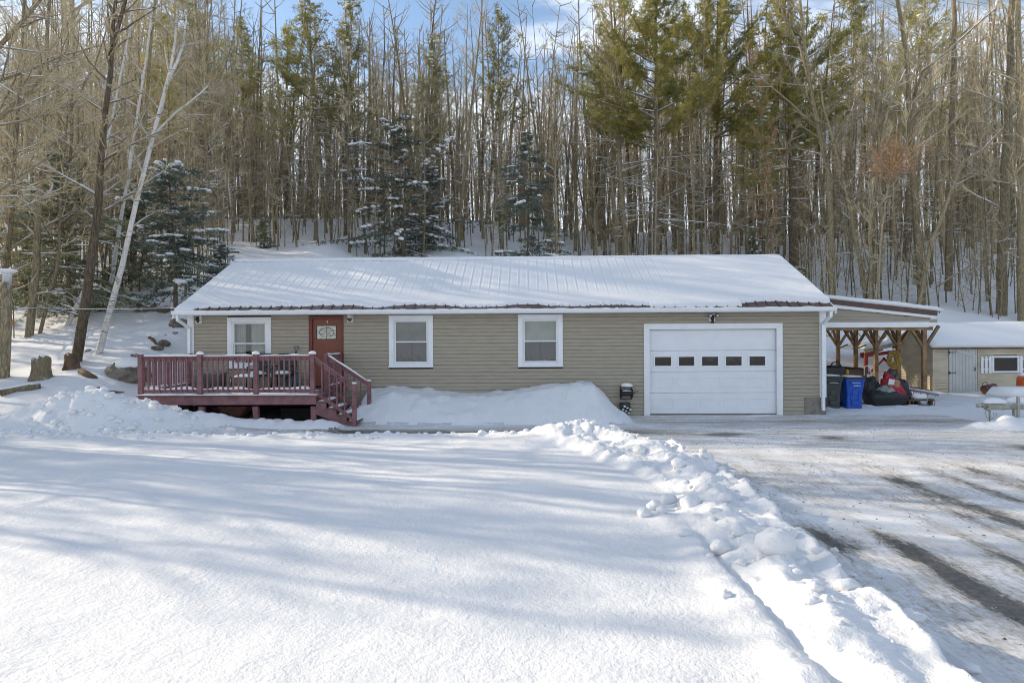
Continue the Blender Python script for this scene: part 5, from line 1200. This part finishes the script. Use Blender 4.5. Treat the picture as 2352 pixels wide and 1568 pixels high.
proto_spruce('hemlock_thin', 10, .10, 404, .1, 4.2, .8, .4, 'spruce', .3, .45, 1.2)
proto_spruce('spruce_small', 3.6, .05, 405, .05, 1.3, 1.0, .4, 'hemlock', .6, .1, .8)
proto_leafy('beech0', 13, .10, 501, .2, 34, 2.0, 2600); proto_leafy('beech1', 9, .05, 502, .1, 24, 1.1, 900)

def place(key, x, y, rot, s, name, label, cat, group=None, tilt=(0, 0), sz=None, ztop=None):
    o = thing(name, (x, y, gz(x, y)), label, cat, group); o.rotation_euler = (tilt[0], tilt[1], rot); o.scale = (s, s, sz or s)
    for nm, me in PROTO[key]:
        c = bpy.data.objects.new(nm, me); C.objects.link(c); c.parent = o
    return o

# trees that can be told apart, traced from the photo at their own distance
def traced(name, pts, Y, r0, r1, label, cat, bark='bark', start=.35, n1=24, l1=2.2, seed=1, forks=(), dead=6, depth=0, dens=1.0):
    P = []
    if pts[0][1] < 900 and n1 >= 0:
        Y1 = on_ground(pts[0][0], pts[0][1]); Y1 = min(max(Y1, Y * .85), Y * 1.18); r0 *= Y1 / Y; r1 *= Y1 / Y; Y = Y1
    for i, (u, v) in enumerate(pts): P.append(at(u, v, Y + depth * i / max(1, len(pts) - 1)))
    g0 = gz(P[0].x, P[0].y); base = Vector((P[0].x, P[0].y, min(g0, P[0].z) - .3)); g = random.Random(seed)
    if P[0].z - g0 > .05 or True: P[0] = Vector((P[0].x, P[0].y, g0)); 
    P = [P[0] - (P[1] - P[0]).normalized() * .4] + P
    # resample
    Q = []
    for a, b in zip(P[:-1], P[1:]):
        n = max(1, int((b - a).length / 1.2))
        for k in range(n): Q.append(a.lerp(b, k / n) + Vector((g.gauss(0, .03), g.gauss(0, .03), 0)) * (k > 0))
    Q.append(P[-1]); K = len(Q); rad = [max(r1, r0 + (r1 - r0) * (i / (K - 1)) ** .9) * (1.25 if i == 0 else 1) for i in range(K)]
    o = thing(name, (P[1].x, P[1].y, g0), label, cat); tr = MB(); br = MB(); tw = MB(); tr.tube(Q, rad, 10, cap=True)
    for fk in forks:
        F = [at(u, v, Y + depth) for u, v in fk[0]]; F2 = []
        for a, b in zip(F[:-1], F[1:]):
            n = max(1, int((b - a).length / .9)); F2 += [a.lerp(b, k / n) for k in range(n)]
        F2.append(F[-1]); rf = [fk[1] + (fk[2] - fk[1]) * i / (len(F2) - 1) for i in range(len(F2))]; tr.tube(F2, rf, 8); bare_branches(br, tw, F2, rf, g, fk[3] if len(fk) > 3 else 8, l1 * .7, .2, dens=dens)
    if n1: bare_branches(br, tw, Q, rad, g, n1, l1, start, dens=dens, dead=dead)
    tr.build('trunk', M[bark], o, True)
    if br.v: br.merge(tw, 1).build('crown', [M[bark], M['twig']], o)
    return o
traced('dead_snag', [(8, 867), (14, 760), (17, 626)], 20.5, .19, .13, 'thick broken-off trunk capped with snow at the left edge', 'tree', n1=0)
p = at(17, 622, bpy.data.objects['dead_snag'].location.y); mb = MB(); mb.blob(p, .3, .2, .07, 3, 16, 8, .2); mb.build('snow', M['snow_cap'], bpy.data.objects['dead_snag'], True)
traced('bare_tree', [(67, 773), (84, 609), (95, 420), (102, 234), (113, 0), (118, -120)], 24.3, .16, .04, 'straight grey tree right of the snow-capped broken trunk', 'tree', start=.3, seed=2, l1=3, n1=30)
traced('bare_tree', [(92, 764), (118, 660), (134, 603), (140, 420), (156, 266), (219, 148), (260, 20)], 24.6, .075, .02, 'thin dark sapling leaning right behind the straight grey tree', 'tree', 'bark_dark', seed=3, l1=2)
traced('leaning_tree', [(175, 830), (196, 700), (210, 597), (226, 469), (242, 254), (258, 78), (272, -60)], 22, .19, .05, 'dark mossy trunk leaning right, its foot above the splintered stump', 'tree', 'bark_dark', seed=4, start=.4, forks=[([(252, 130), (289, 0), (310, -80)], .08, .03)], l1=3.0, n1=26)
traced('birch_tree', [(227, 812), (262, 679), (281, 609), (312, 469), (352, 312), (391, 164), (402, 98), (408, 20)], 22.5, .125, .03, 'white birch leaning right, nearest to the deck', 'tree', 'birch', seed=5, start=.45, n1=18, l1=2.2, forks=[([(386, 185), (408, 140), (422, 98), (428, 40)], .06, .02), ([(352, 312), (400, 262), (460, 215), (480, 195)], .045, .012)])
traced('birch_tree', [(246, 693), (270, 551), (296, 400), (318, 250), (335, 141), (350, 20)], 26.5, .10, .03, 'slim white birch standing behind the nearest birch', 'tree', 'birch', seed=6, start=.5, n1=14)
traced('birch_tree', [(155, 748), (197, 660), (207, 597), (225, 449), (252, 300), (273, 195), (300, 60)], 25, .10, .03, 'greyish birch bending at its foot, behind the dark mossy trunk', 'tree', 'birch', seed=7, start=.5, n1=14)
traced('bare_tree', [(2, 780), (10, 640), (30, 470), (38, 300), (50, 120), (60, -60)], 23.5, .10, .04, 'slim tree rising behind the snow-capped broken trunk', 'tree', seed=8, l1=3.4, n1=34, start=.2)
traced('bare_tree', [(157, 715), (158, 600), (160, 480), (165, 300), (170, 100)], 28, .10, .04, 'straight dark tree between the sapling and mossy trunk', 'tree', 'bark_dark', seed=9)
# long boughs entering at the top left from a tree outside the picture
traced('bare_tree', [(-330, 960), (-300, 600), (-260, 300), (-180, 60)], 17.5, .28, .12, 'big tree just beyond the left edge whose snowy boughs reach in', 'tree', 'bark', seed=10, n1=10, start=.55, l1=4, forks=[([(-290, 420), (-100, 330), (0, 270), (50, 225), (120, 160), (150, 120)], .11, .02, 16), ([(-260, 300), (-60, 160), (0, 105), (60, 40), (110, -20)], .12, .03, 16), ([(-300, 560), (-80, 470), (0, 437), (60, 395), (130, 350)], .07, .015, 12), ([(-230, 200), (-50, 190), (0, 185), (60, 165), (140, 130), (230, 105)], .07, .015, 14)])
# right side
traced('tall_tree', [(1912, 685), (1908, 540), (1903, 396), (1877, 286), (1862, 200), (1850, 123), (1837, 0), (1832, -60)], 38, .21, .07, 'tall smooth tree just right of the house roof end', 'tree', 'bark_sun', seed=21, start=.5, n1=26, l1=3.6, forks=[([(1880, 300), (1820, 240), (1760, 190), (1700, 145)], .07, .03, 5), ([(1862, 200), (1838, 110), (1800, 40), (1780, -40)], .09, .03, 12)])
traced('tall_tree', [(1990, 690), (1972, 580), (1955, 492), (1930, 390), (1915, 330), (1890, 240), (1880, 150)], 39, .15, .05, 'slender tree leaning left over the carport roof', 'tree', 'bark_sun', seed=22, l1=2.6, forks=[([(1920, 352), (1945, 290), (1962, 235)], .06, .02)])
traced('curved_tree', [(2110, 690), (2125, 620), (2140, 558), (2170, 480), (2193, 417), (2211, 373), (2259, 343), (2312, 286), (2360, 240)], 34, .13, .05, 'pale tree arching over to the right edge', 'tree', 'bark_sun', seed=23, start=.5, n1=14, l1=2.2, forks=[([(2193, 417), (2240, 392), (2300, 400), (2352, 412)], .04, .015, 8), ([(2150, 660), (2240, 600), (2352, 560)], .05, .02, 10)])
traced('tall_tree', [(2118, 700), (2112, 600), (2106, 527), (2096, 400), (2088, 264), (2083, 132), (2061, 0), (2055, -60)], 36, .22, .08, 'thick pale tree left of the arching tree, with a snowy bough', 'tree', 'bark_sun', seed=24, start=.45, n1=24, l1=3.6, forks=[([(2100, 220), (2118, 165), (2175, 120), (2240, 60), (2298, 10)], .085, .03, 12), ([(2102, 268), (2150, 205), (2220, 170)], .06, .02, 8)])
traced('bare_tree', [(1999, 700), (1999, 505), (2013, 417), (2021, 343), (2040, 250), (2080, 160)], 37, .13, .04, 'pale straight tree below the cluster of dry orange leaves', 'tree', 'bark_sun', seed=25, l1=2)
traced('tall_tree', [(2178, 668), (2180, 500), (2186, 300), (2190, 100), (2192, -40)], 41, .22, .12, 'dark straight trunk behind the arching tree', 'tree', 'bark_dark', seed=26)
traced('tall_tree', [(2300, 722), (2303, 560), (2308, 380), (2318, 200), (2325, 0), (2328, -60)], 36, .27, .13, 'thickest trunk near the right edge', 'tree', 'bark', seed=27, l1=4)
traced('tall_tree', [(2348, 740), (2346, 560), (2345, 380), (2342, 200), (2338, 0), (2335, -60)], 33, .20, .1, 'light grey trunk on the right edge', 'tree', 'bark_sun', seed=28, l1=3.4)
traced('bare_tree', [(2270, 690), (2262, 500), (2250, 330), (2270, 150), (2290, 0)], 40, .13, .06, 'mid-sized trunk left of the thickest one', 'tree', 'bark', seed=29, l1=3)
traced('tall_tree', [(1828, 600), (1826, 420), (1822, 250), (1818, 80), (1815, -40)], 44, .22, .1, 'dark straight trunk above the right end of the roof ridge', 'tree', 'bark_dark', seed=30, l1=3)
def put(key, u, v, Y, s, name, label, rot=0., sz=None, cat='tree'):
    p = at(u, v, Y); o = place(key, p.x, Y, rot, s, name, label, cat, sz=sz); return o
def fit(key, u, vtop, Y, H, s, name, label, rot=0., wscale=1.0):
    """stand a tree at column u so that its top reaches the measured height"""
    p = at(u, vtop, Y); g0 = gz(p.x, Y); k = (p.z - g0) / H; return place(key, p.x, Y, rot, k * wscale, name, label, 'tree', sz=k)
fit('spruce_left', 402, 372, 27, 9.5, 1, 'spruce_tree', 'dark snow-laden spruce beside the left end of the roof', .4, 1.05)
fit('spruce_left', 505, 560, 30, 9.5, 1, 'spruce_tree', 'young dark spruce just behind the left slope of the roof', 2.4, 1.1)
fit('hemlock_left', 160, 345, 27.5, 9.5, 1, 'hemlock_tree', 'pale snow-dusted hemlock among the birches at the left', 1.0, 1.2)
fit('hemlock_left', 60, 480, 30, 9.5, 1, 'hemlock_tree', 'snow-dusted hemlock behind the straight grey tree at the left', 3.0, 1.1)
fit('hemlock_left', 300, 420, 32, 9.5, 1, 'hemlock_tree', 'snow-dusted hemlock between the birches and the dark spruce', 4.0, 1.1)
fit('spruce_center', 925, 265, 44, 11, 1, 'spruce_tree', 'big dark blue-green spruce clotted with snow behind the middle of the roof', .3, .92)
fit('spruce_center', 985, 380, 46, 11, 1, 'spruce_tree', 'lower dark spruce touching the right side of the big one', 2.1, 1.0)
fit('hemlock_thin', 1212, 300, 44, 10, 1, 'hemlock_tree', 'thin patchy hemlock with snow pads right of the big dark spruce', .9, .95)
fit('spruce_small', 603, 488, 44, 3.6, 1, 'young_conifer', 'small frosted conifer left of centre behind the roof', .2, .8)
fit('spruce_small', 1728, 520, 44, 3.6, 1, 'young_conifer', 'small frosted conifer behind the right end of the roof', 1.2, .5)
fit('spruce_small', 925, 560, 45, 3.6, 1, 'young_conifer', 'snow-buried young conifer below the big dark spruce', 2.2, 1.5)
fit('spruce_small', 1845, 615, 36, 3.6, 1, 'young_conifer', 'low dark conifer at the right edge of the roof', 3.9, .8)
o = traced('beech_tree', [(2018, 690), (2022, 560), (2035, 450), (2056, 352), (2062, 270)], 33.5, .07, .015, 'beech with a cloud of dry orange leaves above the carport', 'tree', 'bark_sun', seed=41, n1=16, l1=1.6, start=.5)
g = random.Random(42); lv = MB(); tw = MB(); cl = []
for _ in range(42):
    a = at(g.gauss(2052, 44), g.gauss(360, 34), 33.5) + Vector((0, g.gauss(0, .8), 0)); st0 = at(2050, 400, 33.5); cl.append(a); tw.tube([st0.lerp(a, .15), st0.lerp(a, .6) + Vector((0, 0, -.05)), a], [.012, .008, .004], 3)
for _ in range(3600):
    c = g.choice(cl); c = st0.lerp(c, g.uniform(.5, 1.1)) + Vector((g.gauss(0, .22), g.gauss(0, .22), g.gauss(0, .16))); u = Vector((g.gauss(0, 1), g.gauss(0, 1), g.gauss(0, 1))).normalized() * g.uniform(.03, .05); v = perp(u.normalized(), g) * .022
    lv.add([c - u, c + v, c + u, c - v], [(0, 1, 2, 3)])
tw.merge(lv, 1).build('leaves', [M['bark_sun'], M['beech']], o)
fit('beech0', 1765, 120, 42, 13, 1, 'beech_tree', 'slim beech with scattered orange leaves above the roof end', 1.9, .7)
fit('beech1', 30, 420, 25, 9, 1, 'beech_tree', 'young beech with orange leaves at the left edge', 2.9, .8)
fit('pinebig', 1503, -70, 46, 23, 1, 'pine_tree', 'great broad pine with thick trunk above the garage', .5, .95)
fit('pinebig', 1640, -60, 52, 23, 1, 'pine_tree', 'broad snowy pine right of the great pine', 2.2, .85)
fit('pinebig', 1815, -40, 48, 23, 1, 'pine_tree', 'broad dark pine crown top right of the roof end', 3.9, .8)
fit('pine2', 1420, -40, 50, 22, 1, 'pine_tree', 'yellow-green pine left of the great pine', 1.1, 1.0)
fit('pine2', 1150, 28, 50, 22, 1, 'pine_tree', 'pine with pointed top near the middle of the skyline', 1.4, .85)
fit('pine0', 722, -2, 47, 21, 1, 'pine_tree', 'tallest pine left of the blue gap in the sky', 2.4, 1.1)
fit('pine1', 790, 12, 49, 19, 1, 'pine_tree', 'second tall pine left of the blue gap, touching the tallest', 3.4, 1.0)
fit('pine1', 975, 80, 52, 19, 1, 'pine_tree', 'pine below the blue gap in the skyline', 4.4, .9)
fit('pine3', 630, 60, 50, 17, 1, 'pine_tree', 'slim pine left of the tallest pine', .4, 1.2)
fit('pine0', 560, 40, 54, 21, 1, 'pine_tree', 'dusky pine second left of the tallest pine', .9, 1.0)
fit('pine1', 460, -10, 46, 19, 1, 'pine_tree', 'dark pine above the dark spruce at the left', 1.9, 1.1)
fit('pine3', 395, 30, 50, 17, 1, 'pine_tree', 'grey-green pine over the birch tops', 2.9, 1.1)
fit('pine1', 2075, -30, 52, 19, 1, 'pine_tree', 'dark pine behind the thick pale tree', 3.9, 1.2)
fit('pine0', 1950, -30, 56, 21, 1, 'pine_tree', 'dark pine above the slender leaning tree', 4.9, 1.1)

# the wood on the slope, tree by tree
rg = random.Random(99); pts = []
taken = [(o.location.x, o.location.y) for o in bpy.data.objects if o.get('category') == 'tree']
def zone(x, y):
    u = 1206 + 1568 * x / y
    side = 'above the left half of the roof' if 540 < u <= 1160 else 'above the right half of the roof' if 1160 < u <= 1800 else 'on the slope left of the house' if u <= 540 else 'on the slope right of the house'
    return ('near the wood edge ' if y < 50 else 'deep in the wood ') + side
tries = 0
while len(pts) < 225 and tries < 20000:
    tries += 1; y = 29 + 48 * rg.random() ** 1.15; x = rg.uniform(-.80, .80) * y
    u = 1206 + 1568 * x / y
    if 520 < u < 1840 and y < 43: continue
    if u >= 1840 and y < 41.5: continue
    if u < 520 and y < 30: continue
    if min([(x - a) ** 2 + (y - b) ** 2 for a, b in taken + pts] or [9]) < 1.0: continue
    pts.append((x, y)); k = rg.random()
    zn = zone(x, y)
    if k < .09:
        key = rg.choice(['pine0', 'pine1', 'pine3', 'pine2']); place(key, x, y, rg.uniform(0, 6.28), rg.uniform(.62, .9), 'pine_tree', 'green-topped pine ' + zn, 'tree', 'pines ' + zn)
    elif k < .17:
        place('beech1', x, y, rg.uniform(0, 6.28), rg.uniform(.7, 1.1), 'beech_tree', 'young beech with dry leaves ' + zn, 'tree', 'young beeches ' + zn)
    else:
        i = rg.randint(0, 8); s = rg.uniform(.78, 1.06) if 500 < u < 1350 else rg.uniform(.92, 1.3)
        place('bare%d' % i, x, y, rg.uniform(0, 6.28), s, 'bare_tree', ('pale' if i % 3 == 1 else 'grey-brown') + ' leafless tree ' + zn, 'tree', 'leafless trees ' + zn, (rg.gauss(0, .015), rg.gauss(0, .015)))
for k in range(34):
    y = rg.uniform(43.5, 58); u = rg.uniform(545, 1000) if k < 24 else rg.uniform(1000, 1800); x = (u - 1206) / 1568 * y; i = rg.choice([2, 5, 6, 8, 3, 0]); zn = zone(x, y)
    place('bare%d' % i, x, y, rg.uniform(0, 6.28), rg.uniform(.7, 1.0), 'bare_tree', ('pale' if i % 3 == 1 else 'grey-brown') + ' leafless tree ' + zn, 'tree', 'leafless trees ' + zn, (rg.gauss(0, .02), rg.gauss(0, .02)))
# outside the left edge of the picture: the trees whose shadows cross the yard
for (x, y, i) in ((-21, 17.8, 1), (-24.5, 20.5, 8), (-29, 18.6, 3), (-31.5, 22.3, 5), (-35, 21.2, 7), (-37, 26, 0), (-43, 25, 3), (-46, 29.5, 8), (-27, 24.2, 5), (-52, 30.5, 1), (-24, 15.6, 6), (-34, 18.4, 6), (-40, 22.6, 8)):
    place('bare%d' % i, x, y, rg.uniform(0, 6.28), 1.0, 'bare_tree', 'leafless tree beside the yard beyond the left edge', 'tree', 'leafless trees beyond the left edge')
rs_ = random.Random(31)
for k in range(12):
    x = rs_.uniform(-30, -15); yl = rs_.uniform(3.8, 9.5); y = yl + .387 * -x
    place('bare%d' % rs_.choice([3, 5, 6, 8, 2, 0]), x, y, rs_.uniform(0, 6.28), rs_.uniform(.7, 1.0), 'bare_tree', 'leafless tree beside the yard beyond the left edge', 'tree', 'leafless trees beyond the left edge')
for k in range(13):
    x = rs_.uniform(-36, -19); y = rs_.uniform(6.0, 13.5) + .387 * -x
    place('bare%d' % rs_.choice([3, 5, 6, 8, 2]), x, y, rs_.uniform(0, 6.28), rs_.uniform(.8, 1.1), 'bare_tree', 'leafless tree beside the yard beyond the left edge', 'tree', 'leafless trees beyond the left edge')
for k in range(16):
    y = rs_.uniform(27, 46); x = -.80 * y - rs_.uniform(1, 16)
    place('bare%d' % rs_.randint(0, 8), x, y, rs_.uniform(0, 6.28), rs_.uniform(.8, 1.1), 'bare_tree', 'leafless tree on the slope beyond the left edge', 'tree', 'leafless slope trees beyond the left edge')
place('pine3', -47, 26, 1, .95, 'pine_tree', 'pine beside the yard beyond the left edge', 'tree', 'pines beyond the left edge')
place('pine3', -41, 29, 2, .8, 'pine_tree', 'pine beside the yard beyond the left edge', 'tree', 'pines beyond the left edge')

# everything farther and thinner: saplings and the far wood, one mass
def far_wood():
    g = random.Random(77); tr = MB(); stem = MB()
    def simple_tree(x, y, H, r, nb, lb, tw):
        z = gz(x, y); P = wander((x, y, z - .3), (g.gauss(0, .05), g.gauss(0, .05), 1), H, 5, .03, g); rad = [r * (1 - .8 * i / 5) for i in range(6)]; stem.tube(P, rad, 5, cap=False, mi=g.choice([0, 0, 1, 2]))
        for _ in range(nb):
            t = g.uniform(.2, 1) * 4.99; k = int(t); p = P[k].lerp(P[k + 1], t - k); a = g.uniform(0, 6.28); d = Vector((math.cos(a), math.sin(a), g.uniform(.1, 1.5))).normalized(); L = lb * g.uniform(.4, 1.1)
            q = p + d * L * .5; q2 = q + (d + Vector((0, 0, .25))).normalized() * L * .5; tr.tube([p, q, q2], [r * .3 + .006, r * .18 + .005, .004], 3, cap=False)
            for _ in range(tw):
                s = p.lerp(q2, g.uniform(.3, 1)); e = s + (d + perp(d, g) * .9).normalized() * g.uniform(.2, .6) * lb * .5; a_ = perp((e - s).normalized(), g) * .014; tr.add([s - a_, s + a_, e], [(0, 1, 2)])
    n = 0
    while n < 1300:      # saplings
        y = 31 + 45 * g.random() ** 1.15; x = g.uniform(-.8, .8) * y; u = 1206 + 1568 * x / y
        if (520 < u < 1840 and y < 43) or (u >= 1840 and y < 37): continue
        simple_tree(x, y, g.uniform(2, 11), g.uniform(.018, .05), 14, 1.3, 5); n += 1
    for k in range(1150):
        y = g.uniform(56, 112); x = g.uniform(-.82, .82) * y; u = 1206 + 1568 * x / y; simple_tree(x, y, g.uniform(11, 17) * (1.28 if 550 < u < 1300 else 1.5), g.uniform(.08, .18), 24, 2.6, 5)
    stem.merge(tr, 3); o = stem.build('distant_woods', [M['bark'], M['bark_dark'], M['bark_sun'], M['twig']], None); tag(o, 'tangle of thin saplings and distant leafless wood covering the slope', 'woods', None, 'stuff')
far_wood()

# ------------------------------------------------------------------ light
SD = Vector((.93, -.36, -.41)).normalized()
sl = bpy.data.lights.new('sun', 'SUN'); sl.energy = 4.2; sl.angle = R(.55); sl.color = (1, .86, .66)
so = bpy.data.objects.new('sun', sl); C.objects.link(so); so.rotation_euler = SD.to_track_quat('-Z', 'Y').to_euler(); so.location = (-30, 30, 30)
w = bpy.data.worlds.new('World'); sc.world = w; w.use_nodes = True; nt = w.node_tree; nt.nodes.clear()
out = nt.nodes.new('ShaderNodeOutputWorld'); bg = nt.nodes.new('ShaderNodeBackground'); sky = nt.nodes.new('ShaderNodeTexSky')
sky.sky_type = 'NISHITA'; sky.sun_disc = False; sky.sun_elevation = math.asin(-SD.z); sky.sun_rotation = math.atan2(-SD.x, -SD.y); sky.air_density = 1.0; sky.dust_density = .6; sky.ozone_density = 1.5
tc = nt.nodes.new('ShaderNodeTexCoord'); sp = nt.nodes.new('ShaderNodeSeparateXYZ'); nt.links.new(tc.outputs['Generated'], sp.inputs[0])
def mth(op, a, b):
    n = nt.nodes.new('ShaderNodeMath'); n.operation = op
    for i, x in enumerate((a, b)):
        if isinstance(x, (int, float)): n.inputs[i].default_value = x
        else: nt.links.new(x, n.inputs[i])
    return n.outputs[0]
zz = mth('MAXIMUM', sp.outputs[2], .06); cx = mth('DIVIDE', sp.outputs[0], zz); cy = mth('DIVIDE', sp.outputs[1], zz)
cb = nt.nodes.new('ShaderNodeCombineXYZ'); nt.links.new(mth('MULTIPLY', cx, .9), cb.inputs[0]); nt.links.new(mth('MULTIPLY', cy, 1.3), cb.inputs[1]); cb.inputs[2].default_value = 3.7
nz = nt.nodes.new('ShaderNodeTexNoise'); nz.inputs['Scale'].default_value = 1.1; nz.inputs['Detail'].default_value = 8; nz.inputs['Roughness'].default_value = .55; nz.inputs['Distortion'].default_value = .3; nt.links.new(cb.outputs[0], nz.inputs['Vector'])
mr = nt.nodes.new('ShaderNodeMapRange'); mr.interpolation_type = 'SMOOTHSTEP'; nt.links.new(mth('ADD', nz.outputs['Fac'], mth('MAXIMUM', mth('MULTIPLY', mth('SUBTRACT', .38, sp.outputs[2]), .8), -.02)), mr.inputs[0]); mr.inputs[1].default_value = .43; mr.inputs[2].default_value = .62; mr.inputs[4].default_value = .95
mx = nt.nodes.new('ShaderNodeMix'); mx.data_type = 'RGBA'; nt.links.new(mr.outputs[0], mx.inputs[0]); nt.links.new(sky.outputs[0], mx.inputs[6]); mx.inputs[7].default_value = (5.2, 5.6, 6.2, 1)
nt.links.new(mx.outputs[2], bg.inputs[0]); nt.links.new(bg.outputs[0], out.inputs[0]); bg.inputs[1].default_value = .15
sc.view_settings.view_transform = 'Standard'; sc.view_settings.look = 'None'; sc.view_settings.exposure = .54; sc.view_settings.gamma = 1
sc.render.engine = 'CYCLES'; sc.cycles.max_bounces = 6; sc.cycles.transparent_max_bounces = 8; sc.cycles.use_denoising = True; sc.cycles.filter_width = 1.0
